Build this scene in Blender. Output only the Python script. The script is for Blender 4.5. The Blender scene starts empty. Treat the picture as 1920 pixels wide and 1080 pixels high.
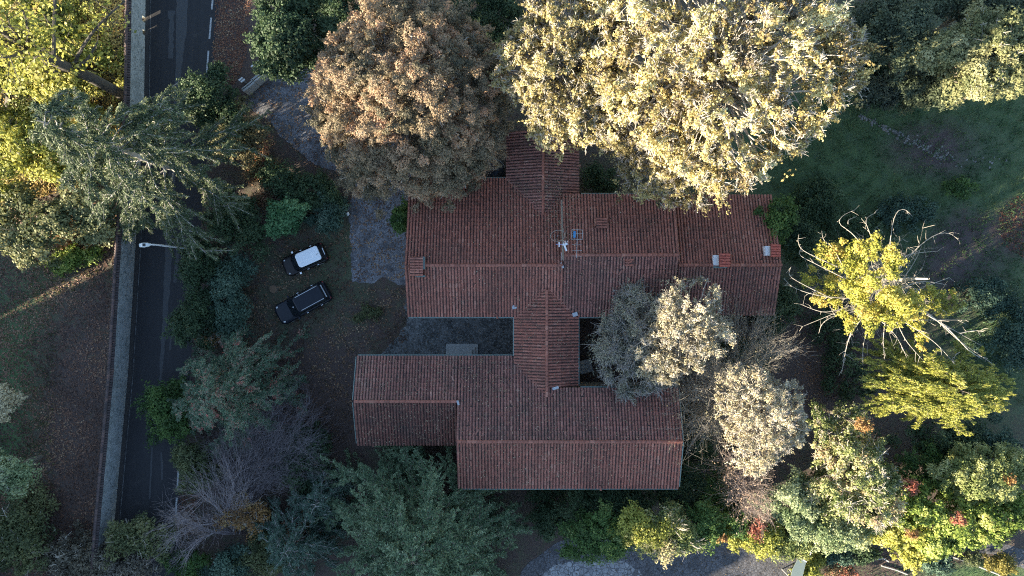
import bpy, math, random
import numpy as np
from mathutils import Vector
R_ = math.radians
random.seed(7)
SC = bpy.context.scene
COL = SC.collection

# ---------------------------------------------------------------- camera, sky, sun, exposure
CAMH = 60.0
cam_d = bpy.data.cameras.new("camera")
cam = bpy.data.objects.new("camera", cam_d); COL.objects.link(cam)
cam.location = (0, 0, CAMH); cam.rotation_euler = (0, 0, 0)
cam_d.sensor_width = 36; cam_d.lens = 36 * CAMH / (1920 / 22.0)
cam_d.clip_start = 0.5; cam_d.clip_end = 3000
SC.camera = cam
SUN_EL = 15.0
SUN_AZ = 27.0            # the rays travel towards +x turned by this angle towards +y
A_ = R_(SUN_AZ)
world = bpy.data.worlds.new("World"); SC.world = world; world.use_nodes = True
wn = world.node_tree
sky = wn.nodes.new("ShaderNodeTexSky"); sky.sky_type = 'NISHITA'; sky.sun_disc = False
sky.ozone_density = 1.1; sky.dust_density = 0.2; sky.sun_elevation = R_(SUN_EL); sky.sun_rotation = math.atan2(-math.cos(A_), -math.sin(A_))
wn.links.new(sky.outputs[0], wn.nodes["Background"].inputs[0])
wn.nodes["Background"].inputs[1].default_value = 0.092
sun_d = bpy.data.lights.new("sun", 'SUN'); sun_d.energy = 5.0; sun_d.angle = R_(0.5); sun_d.color = (1.0, 0.87, 0.65)
sun = bpy.data.objects.new("sun", sun_d); COL.objects.link(sun); sun.location = (-60, -40, 80)
E_ = R_(SUN_EL)
sun.rotation_euler = Vector((math.cos(A_) * math.cos(E_), math.sin(A_) * math.cos(E_), -math.sin(E_))).to_track_quat('-Z', 'Y').to_euler()
SC.view_settings.view_transform = 'Standard'; SC.view_settings.look = 'None'
SC.view_settings.exposure = 2.3; SC.view_settings.gamma = 1.0
SC.render.engine = 'CYCLES'
SC.cycles.use_denoising = False; SC.cycles.filter_width = 1.1
SC.cycles.max_bounces = 6; SC.cycles.transmission_bounces = 4; SC.cycles.transparent_max_bounces = 4

# ---------------------------------------------------------------- helpers
def P(px, py, z=0.0):
    """photo pixel (1920x1080) at height z -> ground-plan coordinates"""
    k = (CAMH - z) / CAMH / 22.0
    return np.array([(px - 960) * k, (540 - py) * k, z])

def pxr(r, z): return r / 22.0 * (CAMH - z) / CAMH

def tag(o, label=None, cat=None, group=None, kind=None):
    if label: o["label"] = label
    if cat: o["category"] = cat
    if group: o["group"] = group
    if kind: o["kind"] = kind
    return o

def empty(name, loc, label, cat, group=None, rz=0.0):
    o = bpy.data.objects.new(name, None); COL.objects.link(o)
    o.location = loc; o.rotation_euler = (0, 0, rz); o.empty_display_size = .3
    return tag(o, label, cat, group)

def link(name, me, parent=None, mats=()):
    o = bpy.data.objects.new(name, me); COL.objects.link(o)
    for m in mats: me.materials.append(m)
    if parent is not None: o.parent = parent
    return o

def quads(name, V, Q, mats, parent=None, tint=None, midx=None, smooth=False, loc=None):
    """mesh of quads from numpy arrays; V is in world space, moved to the parent's space when there is one"""
    V = np.asarray(V, dtype=np.float32).reshape(-1, 3).copy(); Q = np.asarray(Q, dtype=np.int32).reshape(-1, 4)
    if parent is not None and loc is None: loc = parent.location
    if loc is not None: V -= np.array([loc[0], loc[1], loc[2]], dtype=np.float32)
    me = bpy.data.meshes.new(name)
    me.vertices.add(len(V)); me.vertices.foreach_set("co", V.ravel())
    me.loops.add(Q.size); me.loops.foreach_set("vertex_index", Q.ravel())
    me.polygons.add(len(Q)); me.polygons.foreach_set("loop_start", np.arange(0, Q.size, 4, dtype=np.int32))
    if tint is not None:
        a = me.attributes.new("tint", 'FLOAT', 'FACE'); a.data.foreach_set("value", np.asarray(tint, dtype=np.float32).ravel())
    if midx is not None: me.polygons.foreach_set("material_index", np.asarray(midx, dtype=np.int32).ravel())
    me.polygons.foreach_set("use_smooth", np.full(len(Q), smooth))
    me.update(calc_edges=True)
    if not isinstance(mats, (list, tuple)): mats = (mats,)
    return link(name, me, parent, mats)

class MB:
    """collects small solid shapes for one mesh (local coordinates)"""
    def __init__(s): s.v = []; s.f = []; s.m = []; s.cur = 0
    def mat(s, i): s.cur = i; return s
    def add(s, vs, fs):
        b = len(s.v); s.v += [tuple(float(c) for c in v) for v in vs]
        s.f += [tuple(b + i for i in f) for f in fs]; s.m += [s.cur] * len(fs); return s
    def box(s, x0, x1, y0, y1, z0, z1, rot=0, about=None):
        vs = [(x, y, z) for x in (x0, x1) for y in (y0, y1) for z in (z0, z1)]
        if rot:
            ax, ay = about or ((x0 + x1) / 2, (y0 + y1) / 2); c, n = math.cos(rot), math.sin(rot)
            vs = [(ax + (x - ax) * c - (y - ay) * n, ay + (x - ax) * n + (y - ay) * c, z) for x, y, z in vs]
        return s.add(vs, [(0, 1, 3, 2), (4, 6, 7, 5), (0, 4, 5, 1), (2, 3, 7, 6), (0, 2, 6, 4), (1, 5, 7, 3)])
    def tube(s, pts, r0, r1=None, k=8, cap=True):
        pts = [Vector(p) for p in pts]; r1 = r0 if r1 is None else r1; n = len(pts); vs = []
        for i, p in enumerate(pts):
            t = (pts[min(i + 1, n - 1)] - pts[max(i - 1, 0)]).normalized()
            u = t.cross(Vector((0, 0, 1)));
            if u.length < .05: u = t.cross(Vector((1, 0, 0)))
            u.normalize(); w = t.cross(u); r = r0 + (r1 - r0) * i / max(1, n - 1)
            for j in range(k):
                a = 2 * math.pi * j / k; vs.append(p + u * math.cos(a) * r + w * math.sin(a) * r)
        fs = [(i * k + j, i * k + (j + 1) % k, (i + 1) * k + (j + 1) % k, (i + 1) * k + j) for i in range(n - 1) for j in range(k)]
        if cap: fs += [tuple(range(k))[::-1], tuple((n - 1) * k + j for j in range(k))]
        return s.add(vs, fs)
    def lathe(s, prof, k=20, c=(0, 0)):
        vs = [(c[0] + r * math.cos(2 * math.pi * j / k), c[1] + r * math.sin(2 * math.pi * j / k), z) for r, z in prof for j in range(k)]
        n = len(prof)
        fs = [(i * k + j, i * k + (j + 1) % k, (i + 1) * k + (j + 1) % k, (i + 1) * k + j) for i in range(n - 1) for j in range(k)]
        fs += [tuple((n - 1) * k + j for j in range(k))]
        return s.add(vs, fs)
    def build(s, name, mats, parent=None, smooth=False, bevel=0):
        me = bpy.data.meshes.new(name); me.from_pydata(s.v, [], s.f)
        me.polygons.foreach_set("material_index", s.m); me.polygons.foreach_set("use_smooth", [smooth] * len(s.f)); me.update()
        if not isinstance(mats, (list, tuple)): mats = (mats,)
        o = link(name, me, parent, mats)
        if bevel:
            md = o.modifiers.new("bevel", 'BEVEL'); md.width = bevel; md.segments = 2; md.limit_method = 'ANGLE'
        return o

# ---------------------------------------------------------------- materials
def newmat(name):
    m = bpy.data.materials.new(name); m.use_nodes = True
    nt = m.node_tree; b = nt.nodes["Principled BSDF"]
    return m, nt, b

def nd(nt, t, **kw):
    n = nt.nodes.new(t)
    for k, v in kw.items():
        if k.startswith("i_"):
            key = k[2:]; n.inputs[int(key) if key.isdigit() else key].default_value = v
        else: setattr(n, k, v)
    return n

def ramp(nt, stops, fac=None, interp='LINEAR'):
    r = nt.nodes.new("ShaderNodeValToRGB"); r.color_ramp.interpolation = interp
    e = r.color_ramp.elements
    while len(e) < len(stops): e.new(.5)
    for el, (p, c) in zip(e, stops):
        el.position = p; el.color = (*c, 1) if len(c) == 3 else c
    if fac is not None: nt.links.new(fac, r.inputs[0])
    return r.outputs[0]

def coords(nt, scale=1.0):
    g = nt.nodes.new("ShaderNodeNewGeometry"); mp = nt.nodes.new("ShaderNodeMapping")
    nt.links.new(g.outputs["Position"], mp.inputs[0])
    mp.inputs["Scale"].default_value = (scale,) * 3 if not isinstance(scale, tuple) else scale
    return mp.outputs[0]

def noise(nt, scale, detail=4, rough=.6, vec=None, dist=0):
    n = nt.nodes.new("ShaderNodeTexNoise"); n.inputs["Scale"].default_value = scale
    n.inputs["Detail"].default_value = detail; n.inputs["Roughness"].default_value = rough; n.inputs["Distortion"].default_value = dist
    nt.links.new(vec if vec is not None else coords(nt), n.inputs["Vector"]); return n.outputs["Fac"]

def voro(nt, scale, vec=None, feature='F1', out="Distance"):
    n = nt.nodes.new("ShaderNodeTexVoronoi"); n.feature = feature; n.inputs["Scale"].default_value = scale
    nt.links.new(vec if vec is not None else coords(nt), n.inputs["Vector"]); return n.outputs[out]

def math_(nt, op, a, b=None, clamp=False):
    n = nt.nodes.new("ShaderNodeMath"); n.operation = op; n.use_clamp = clamp
    for i, x in enumerate((a, b)):
        if x is None: continue
        if isinstance(x, (int, float)): n.inputs[i].default_value = x
        else: nt.links.new(x, n.inputs[i])
    return n.outputs[0]

def mix(nt, fac, a, b, mode='MIX'):
    n = nt.nodes.new("ShaderNodeMix"); n.data_type = 'RGBA'; n.blend_type = mode
    for i, x in ((0, fac), (6, a), (7, b)):
        if isinstance(x, (int, float)): n.inputs[i].default_value = x
        elif isinstance(x, tuple): n.inputs[i].default_value = (*x, 1) if len(x) == 3 else x
        else: nt.links.new(x, n.inputs[i])
    return n.outputs[2]

def bump(nt, b, h, strength=.5, dist=.02):
    n = nt.nodes.new("ShaderNodeBump"); n.inputs["Strength"].default_value = strength; n.inputs["Distance"].default_value = dist
    nt.links.new(h, n.inputs["Height"]); nt.links.new(n.outputs[0], b.inputs["Normal"])

def attr(nt, name="tint"):
    a = nt.nodes.new("ShaderNodeAttribute"); a.attribute_name = name; return a.outputs["Fac"]

_leafm = {}
def leafmat(cols, trans=.3, rough=.6):
    key = (tuple(cols), trans, rough)
    if key in _leafm: return _leafm[key]
    m, nt, b = newmat("foliage")
    n = len(cols)
    c = ramp(nt, [(i / max(1, n - 1), col) for i, col in enumerate(cols)], attr(nt))
    nt.links.new(c, b.inputs["Base Color"]); b.inputs["Roughness"].default_value = rough
    b.inputs["Specular IOR Level"].default_value = .35
    t = nt.nodes.new("ShaderNodeBsdfTranslucent"); nt.links.new(c, t.inputs[0])
    mx = nt.nodes.new("ShaderNodeMixShader"); mx.inputs[0].default_value = trans
    nt.links.new(b.outputs[0], mx.inputs[1]); nt.links.new(t.outputs[0], mx.inputs[2])
    nt.links.new(mx.outputs[0], nt.nodes["Material Output"].inputs[0])
    _leafm[key] = m; return m

def plain(name, col, rough=.6, metal=0.0, var=.25, scale=6, coat=0):
    m, nt, b = newmat(name)
    n = noise(nt, scale, 5)
    c = mix(nt, n, tuple(x * (1 - var) for x in col), tuple(min(1, x * (1 + var)) for x in col))
    nt.links.new(c, b.inputs["Base Color"]); b.inputs["Roughness"].default_value = rough; b.inputs["Metallic"].default_value = metal
    b.inputs["Coat Weight"].default_value = coat
    return m

def bark(name, col, col2):
    m, nt, b = newmat(name)
    c = mix(nt, ramp(nt, [(.35, (0, 0, 0)), (.65, (1, 1, 1))], noise(nt, 5, 6)), col, col2)
    nt.links.new(c, b.inputs["Base Color"]); b.inputs["Roughness"].default_value = .85
    bump(nt, b, noise(nt, 20, 5), .6, .02); return m

BARK_DARK = bark("dark_bark", (.045, .04, .035), (.10, .085, .07))
BARK_BROWN = bark("brown_bark", (.10, .08, .06), (.20, .17, .13))
BARK_PALE = bark("pale_bark", (.34, .30, .25), (.52, .48, .41))
BARK_GREY = bark("grey_bark", (.22, .20, .18), (.40, .37, .34))
TWIG_PURPLE = bark("purple_grey_twigs", (.20, .16, .17), (.36, .31, .31))
TWIG_PALE = bark("weathered_twigs", (.22, .19, .16), (.43, .39, .33))

def tilemat(name, cols, moss=.35):
    m, nt, b = newmat(name)
    c = ramp(nt, [(i / (len(cols) - 1), x) for i, x in enumerate(cols)], attr(nt))
    c = mix(nt, math_(nt, 'MULTIPLY', ramp(nt, [(.44, (0, 0, 0)), (.66, (1, 1, 1))], noise(nt, .55, 8, .72)), moss), c, (.05, .045, .038))
    c = mix(nt, math_(nt, 'MULTIPLY', ramp(nt, [(.56, (0, 0, 0)), (.72, (1, 1, 1))], noise(nt, .8, 5, .6, dist=1)), .35), c, (.30, .13, .09))
    c = mix(nt, math_(nt, 'MULTIPLY', ramp(nt, [(.56, (0, 0, 0)), (.62, (1, 1, 1))], noise(nt, 9, 4, .7)), .45), c, (.10, .075, .06))
    c = mix(nt, math_(nt, 'MULTIPLY', ramp(nt, [(.66, (0, 0, 0)), (.70, (1, 1, 1))], noise(nt, 14, 3, .7)), .5), c, (.34, .27, .22))
    nt.links.new(c, b.inputs["Base Color"]); b.inputs["Roughness"].default_value = .85
    bump(nt, b, noise(nt, 30, 4), .5, .01); return m
TILE = tilemat("terracotta_tiles", [(.07, .036, .030), (.21, .078, .056), (.31, .112, .078), (.37, .14, .10), (.46, .22, .16)])
TILE_OLD = tilemat("weathered_terracotta_tiles", [(.06, .036, .032), (.17, .07, .056), (.26, .105, .082), (.32, .14, .11), (.42, .23, .18)], .55)
PLASTER = plain("wall_plaster", (.40, .33, .25), .9, var=.2, scale=2)
GUTTER = plain("weathered_copper_gutter", (.16, .22, .21), .5, .3)
WHITE = plain("white_paint", (.75, .76, .78), .4, var=.05)
METAL = plain("grey_metal", (.45, .46, .47), .4, .6)
CONC = plain("pale_concrete", (.38, .38, .37), .9, var=.35, scale=5)
STONE_D = plain("dark_stone", (.12, .12, .115), .9, var=.4, scale=4)
BLACK = plain("black_plastic", (.015, .015, .017), .5)
WOOD = plain("cut_wood", (.16, .10, .06), .8, var=.3, scale=12)

TILE_DEEP = tilemat('deep_red_brown_tiles', [(.04, .022, .02), (.10, .04, .032), (.15, .055, .04), (.19, .07, .05), (.30, .16, .12)], .5)  # deeper red-brown tiles with pale specks for one slope
DARKTILE = tilemat("old_dark_coping_tiles", [(.035, .028, .03), (.08, .055, .055), (.13, .08, .07), (.19, .12, .10)], .3)
# ---------------------------------------------------------------- foliage engine (numpy)
def unit(v): return v / (np.linalg.norm(v, axis=-1, keepdims=True) + 1e-9)

def leaf_quads(C, N, size, aspect, rng, D=None):
    """diamond leaves at C with normals N; D: preferred long direction"""
    n = len(C)
    T = D if D is not None else rng.normal(size=(n, 3))
    T = T - N * np.sum(T * N, axis=1, keepdims=True); T = unit(T)
    B = np.cross(N, T)
    s = (size if isinstance(size, np.ndarray) else np.full(n, size)) * rng.uniform(.65, 1.3, n)
    a = T * s[:, None]; b = B * (s * aspect)[:, None]
    V = np.stack([C - a, C + b - a * .15, C + a, C - b - a * .15], axis=1)
    return V.reshape(-1, 3)

def mkq(V): return np.arange(len(V), dtype=np.int32).reshape(-1, 4)

def clump_leaves(CC, cr, n_per_m2, size, aspect, rng, ctint, up=.35, var=.13, squash=.75, shell=.5, elong=.9):
    """CC (k,3) clump centres, cr radii, returns V, tint"""
    cnt = np.maximum(6, (n_per_m2 * 3.2 * cr ** 2).astype(int))
    idx = np.repeat(np.arange(len(CC)), cnt); n = len(idx)
    d = unit(rng.normal(size=(n, 3))); d[:, 2] = np.where(d[:, 2] < -.25, -d[:, 2], d[:, 2])
    # lumpy clump: radius varies with direction through a few random lobes
    ph = rng.uniform(0, 6.28, (len(CC), 3)); az = np.arctan2(d[:, 1], d[:, 0])
    lump = 1 + .22 * np.sin(3 * az + ph[idx, 0]) + .16 * np.sin(5 * az + ph[idx, 1] + 3 * d[:, 2]) + .12 * np.sin(9 * az + ph[idx, 2])
    r = cr[idx] * lump * (shell + (1 - shell) * rng.uniform(0, 1, n) ** .6) * rng.uniform(.85, 1.12, n)
    ax = unit(rng.normal(size=(len(CC), 3)) * np.array([1, 1, .5])); el = rng.uniform(0, elong, len(CC))
    off = d * r[:, None] * np.array([1, 1, squash]); al = np.sum(off * ax[idx], axis=1)
    off = off * (1 - .25 * el[idx])[:, None] + ax[idx] * (al * el[idx])[:, None]
    C = CC[idx] + off
    N = unit(d * .8 + rng.normal(size=(n, 3)) * .55 + np.array([0, 0, up]))
    t = np.clip(ctint[idx] + rng.normal(0, var, n), 0, 1)
    return leaf_quads(C, N, size, aspect, rng), t

def tubes(PP, RR, k=4):
    """PP (n,m,3) polylines, RR (n,m) radii"""
    n, m, _ = PP.shape
    T = np.empty_like(PP); T[:, 1:-1] = PP[:, 2:] - PP[:, :-2]; T[:, 0] = PP[:, 1] - PP[:, 0]; T[:, -1] = PP[:, -1] - PP[:, -2]
    T = unit(T); ref = np.array([.13, .27, .95]); U = unit(np.cross(T, ref)); W = np.cross(T, U)
    a = np.arange(k) * 2 * math.pi / k
    V = PP[:, :, None, :] + RR[:, :, None, None] * (U[:, :, None, :] * np.cos(a)[None, None, :, None] + W[:, :, None, :] * np.sin(a)[None, None, :, None])
    base = (np.arange(n) * m * k)[:, None, None]; i = np.arange(m - 1)[None, :, None]; j = np.arange(k)[None, None, :]
    q = np.stack([base + i * k + j, base + i * k + (j + 1) % k, base + (i + 1) * k + (j + 1) % k, base + (i + 1) * k + j], axis=-1)
    return V.reshape(-1, 3), q.reshape(-1, 4)

def cat(parts):
    Vs, Qs, o = [], [], 0
    for V, Q in parts:
        Vs.append(V); Qs.append(Q + o); o += len(V)
    return np.concatenate(Vs), np.concatenate(Qs)

def bez(A, B, C, m=7):
    t = np.linspace(0, 1, m)[None, :, None]
    return (1 - t) ** 2 * A[:, None] + 2 * t * (1 - t) * B[:, None] + t ** 2 * C[:, None]

def trunk_pts(x, y, z0, z1, lean=(0, 0), m=8, wob=.12, rng=None):
    t = np.linspace(0, 1, m); p = np.zeros((1, m, 3))
    p[0, :, 0] = x + lean[0] * t ** 1.5 + (rng.normal(0, wob, m) * t); p[0, :, 1] = y + lean[1] * t ** 1.5 + (rng.normal(0, wob, m) * t); p[0, :, 2] = z0 + (z1 - z0) * t
    return p

def broadleaf(name, label, cat_, px, py, rx, ry, H, cols, leaf=.13, dens=210, clr=.24, flat=.55, seed=0, group=None,
              limbs=.5, barkm=None, trunk_r=.2, twigs=0, var=.13, patch=0.0, aspect=.55, trans=.3, holes=0.0, rot=0.0, shell=.5, base=None, low=None, amp=.19, ctw=None, fill=.6, zlo=.55, elong=.9):
    """a tree or shrub whose crown is a dome of leaf clumps"""
    rng = np.random.default_rng(seed + 11)
    Rm0 = (rx + ry) / 2 / 22.0
    rz = min(flat * Rm0, H * .48) ; zc = H - rz
    c = P(px, py, zc + rz * .35)
    RX, RY = pxr(rx, zc + rz * .3), pxr(ry, zc + rz * .3); Rm = (RX + RY) / 2
    k = int(max(5, 2.3 / clr ** 2))
    u = np.sqrt(rng.uniform(0, 1, k)); th = rng.uniform(0, 2 * math.pi, k)
    ph = rng.uniform(0, 6.28, 3)
    env = 1 + amp * np.sin(2 * th + ph[0]) + amp * .9 * np.sin(3 * th + ph[1]) + amp * .7 * np.sin(5 * th + ph[2])
    q = u * env * (1 - clr * .75)
    X, Y = RX * q * np.cos(th), RY * q * np.sin(th)
    cr_, sr_ = math.cos(rot), math.sin(rot)
    CC = np.stack([c[0] + X * cr_ - Y * sr_, c[1] + X * sr_ + Y * cr_, zc + rz * np.sqrt(np.clip(1 - u ** 2, 0, 1)) * rng.uniform(zlo, 1.0, k) - rz * .25 * u + rng.normal(0, rz * .08, k)], axis=1)
    CC[:, 2] = np.maximum(CC[:, 2], .25 * Rm * clr)
    if holes: keep = rng.uniform(0, 1, k) > holes; CC, u = CC[keep], u[keep]
    k = len(CC)
    cr = clr * Rm * np.exp(rng.normal(-.05, .32, k)); cr = np.minimum(cr, np.maximum(.25, CC[:, 2]))
    ct = np.clip(.5 + rng.normal(0, .2, k) + patch * np.sin(CC[:, 0] * .9 + ph[0]) * np.cos(CC[:, 1] * .8 + ph[1]), 0, 1)
    # lower filling layer so that the crown has body
    kl = max(3, k // 3); il = rng.integers(0, k, kl); CL = CC[il] * 1.0
    CL[:, :2] += rng.normal(0, Rm * .12, (kl, 2)); CL[:, 2] = np.maximum(.3, CL[:, 2] - rz * rng.uniform(.5, 1.1, kl)); 
    if low is not None: CL[:, 2] = np.maximum(CL[:, 2], low)
    if base is None: base = (c[0], c[1])
    root = empty(name, (base[0], base[1], 0), label, cat_, group)
    V, t = clump_leaves(CC, cr, dens, leaf, aspect, rng, ct, var=var, shell=shell, elong=elong)
    V2, t2 = clump_leaves(CL, cr[il] * 1.1, dens * fill, leaf * 1.15, aspect, rng, ct[il], var=var)
    m = leafmat(cols, trans)
    VV = np.concatenate([V, V2])
    quads("crown", VV, mkq(VV), m, root, np.concatenate([t, t2]))
    bm = barkm or BARK_BROWN
    tp = trunk_pts(base[0], base[1], -.1, max(.4, zc - rz * .1), (c[0] - base[0], c[1] - base[1]), rng=rng, wob=.1 * trunk_r / .2)
    parts = [tubes(tp, np.linspace(trunk_r, trunk_r * .45, 8)[None], 8)]
    nl = int(k * limbs)
    if nl:
        li = rng.permutation(k)[:nl]; tgt = CC[li]
        s = tp[0, rng.integers(3, 8, nl)]
        mid = s * .45 + tgt * .55 + np.stack([rng.normal(0, .12 * Rm, nl), rng.normal(0, .12 * Rm, nl), rng.uniform(-.1, .25, nl) * rz], axis=1)
        L = bez(s, mid, tgt, 8); L[:, 1:-1] += rng.normal(0, .02 * Rm, (nl, 6, 3))
        parts.append(tubes(L, np.linspace(trunk_r * .32, .025, 8)[None].repeat(nl, 0) * rng.uniform(.6, 1.2, (nl, 1)), 5))
    quads("trunk", *cat(parts), bm, root, smooth=True)
    if twigs:
        nt_ = twigs; i = rng.integers(0, k, nt_)
        s = CC[i] + rng.normal(0, .3, (nt_, 3)) * cr[i][:, None] * .6
        d = unit(rng.normal(size=(nt_, 3)) + np.array([0, 0, .45]) + unit(CC[i] - c) * .9)
        l = cr[i] * rng.uniform(.7, 1.5, nt_)
        e = s + d * l[:, None]; mid = (s + e) / 2 + rng.normal(0, .16, (nt_, 3)) * l[:, None]
        L = bez(s, mid, e, 5)
        pr = [tubes(L, np.linspace(.028, .010, 5)[None].repeat(nt_, 0), 3)]
        # side twigs
        ns = nt_ * 2; j = rng.integers(0, nt_, ns); a = rng.integers(1, 4, ns)
        s2 = L[j, a]; d2 = unit(d[j] + rng.normal(0, .8, (ns, 3))); e2 = s2 + d2 * (l[j] * rng.uniform(.25, .6, ns))[:, None]
        L2 = bez(s2, (s2 + e2) / 2 + rng.normal(0, .05, (ns, 3)), e2, 4)
        pr.append(tubes(L2, np.linspace(.016, .008, 4)[None].repeat(ns, 0), 3))
        quads("twigs", *cat(pr), ctw or BARK_PALE, root)
    return root

def conifer(name, label, cat_, bx, by, H, R, cols, nb=60, z0=1.0, seed=0, group=None, barkm=None, droop=.25, pw=.75, rise=.15,
            needle=.17, nn=5, side=.42, step=.16, limb=None, dens=1.0, trunk_r=.25, tipcol=0.0, azr=None, limbR=.05, nasp=.28, fork=6):
    """cedar or spruce: arms radiating from the trunk with feathery side sprays; bx,by in metres"""
    rng = np.random.default_rng(seed + 101)
    root = empty(name, (bx, by, 0), label, cat_, group)
    f = np.sort(rng.uniform(0, 1, nb)) ** .9
    zb = z0 + (H - z0) * f * .97
    az = (np.arange(nb) * 2.39996 + rng.normal(0, .3, nb)) if azr is None else rng.uniform(azr[0], azr[1], nb)
    L = R * (1 - f * .93) ** pw * rng.uniform(.72, 1.18, nb)
    m = 10; t = np.linspace(0, 1, m)
    bend = rng.normal(0, .22, nb)
    A = az[:, None] + bend[:, None] * t[None] ** 1.3
    rr = L[:, None] * t[None]
    Z = zb[:, None] + L[:, None] * (rise * rng.uniform(.2, 1.6, nb)[:, None] * t[None] - droop * rng.uniform(.5, 1.4, nb)[:, None] * t[None] ** 2.2)
    B = np.stack([bx + rr * np.cos(A), by + rr * np.sin(A), np.maximum(Z, .15)], axis=-1)
    B[:, 1:] += rng.normal(0, .06, (nb, m - 1, 3))
    parts = [tubes(trunk_pts(bx, by, -.1, H, m=8, rng=rng, wob=.08), np.linspace(trunk_r, .03, 8)[None], 8)]
    quads("trunk", *cat(parts), barkm or BARK_BROWN, root, smooth=True)
    quads("limbs", *tubes(B, np.linspace(limbR, .015, m)[None].repeat(nb, 0) * (.6 + .6 * (L / R))[:, None], 5), limb or barkm or BARK_BROWN, root)
    # secondary arms fork off forwards, then short sprigs clothe every arm
    AX, AL = [B], [L]
    if fork:
        n2 = nb * fork; j2 = np.repeat(np.arange(nb), fork); u2 = rng.uniform(.25, .88, n2); x = u2 * (m - 1); i2 = np.minimum(x.astype(int), m - 2); fr = (x - i2)[:, None]
        p = B[j2, i2] * (1 - fr) + B[j2, i2 + 1] * fr; d = unit(B[j2, i2 + 1] - B[j2, i2]); sg = np.where(np.arange(n2) % 2 == 0, 1, -1) * rng.uniform(.4, .95, n2)
        c, s = np.cos(sg), np.sin(sg); dv = np.stack([d[:, 0] * c - d[:, 1] * s, d[:, 0] * s + d[:, 1] * c, d[:, 2] * .5], 1)
        l2 = L[j2] * (1 - u2 * .75) * rng.uniform(.35, .62, n2); tt_ = np.linspace(0, 1, m)[None, :, None]
        C2 = p[:, None] + dv[:, None] * l2[:, None, None] * tt_ + np.array([0, 0, -1.]) * (droop * 1.3 * l2)[:, None, None] * tt_ ** 2 + rng.normal(0, .12, (n2, 1, 3)) * np.array([1, 1, .3]) * tt_ ** 2 * l2[:, None, None]
        C2[:, :, 2] = np.maximum(C2[:, :, 2], .15); AX.append(C2); AL.append(l2)
        quads("limbs", *tubes(C2, np.linspace(limbR * .5, .012, m)[None].repeat(n2, 0), 4), limb or barkm or BARK_BROWN, root)
    AX = np.concatenate(AX); AL = np.concatenate(AL); na = len(AX)
    S, Dv, Ln, tt, bi = [], [], [], [], []
    for b in range(na):
        n = max(4, int(AL[b] / step * 2)); u = rng.uniform(.10 if b < nb else .02, 1, n)
        x = u * (m - 1); i = np.minimum(x.astype(int), m - 2); fr = (x - i)[:, None]
        p = AX[b, i] * (1 - fr) + AX[b, i + 1] * fr; d = unit(AX[b, i + 1] - AX[b, i])
        sd = np.where(np.arange(n) % 2 == 0, 1, -1) * rng.uniform(.45, 1.1, n)
        c, s = np.cos(sd), np.sin(sd)
        dv = np.stack([d[:, 0] * c - d[:, 1] * s, d[:, 0] * s + d[:, 1] * c, d[:, 2] + rng.normal(-.05, .2, n)], axis=1)
        ln = side * (1.15 - .75 * u) * rng.uniform(.5, 1.3, n)
        S.append(p); Dv.append(unit(dv)); Ln.append(ln); tt.append(u); bi.append(np.full(n, b % nb))
    S, Dv, Ln, tt, bi = map(np.concatenate, (S, Dv, Ln, tt, bi)); n = len(S)
    E = S + Dv * Ln[:, None]; E[:, 2] -= Ln * .15
    BL = bez(S, (S + E) / 2 + rng.normal(0, .02, (n, 3)), E, 3)
    quads("branchlets", *tubes(BL, np.linspace(.014, .006, 3)[None].repeat(n, 0), 3), limb or barkm or BARK_BROWN, root)
    # needles
    cnt = np.maximum(2, (Ln / .09 * nn * .32 * dens).astype(int)); j = np.repeat(np.arange(n), cnt); N_ = len(j)
    w = rng.uniform(.02, 1.05, N_)[:, None]
    C = S[j] * (1 - w) + E[j] * w + rng.normal(0, .05, (N_, 3))
    D = unit(Dv[j] + rng.normal(0, .65, (N_, 3)))
    Nn = unit(rng.normal(0, .5, (N_, 3)) + np.array([0, 0, .8]))
    bt = rng.normal(0, .13, nb)
    T = np.clip(.42 + bt[bi[j]] + rng.normal(0, .14, N_) + .28 * (w[:, 0] - .4) + tipcol * (tt[j] - .5), 0, 1)
    V = leaf_quads(C, Nn, needle, nasp, rng, D)
    quads("needles", V, mkq(V), leafmat(cols, .2), root, T)
    return root

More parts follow.
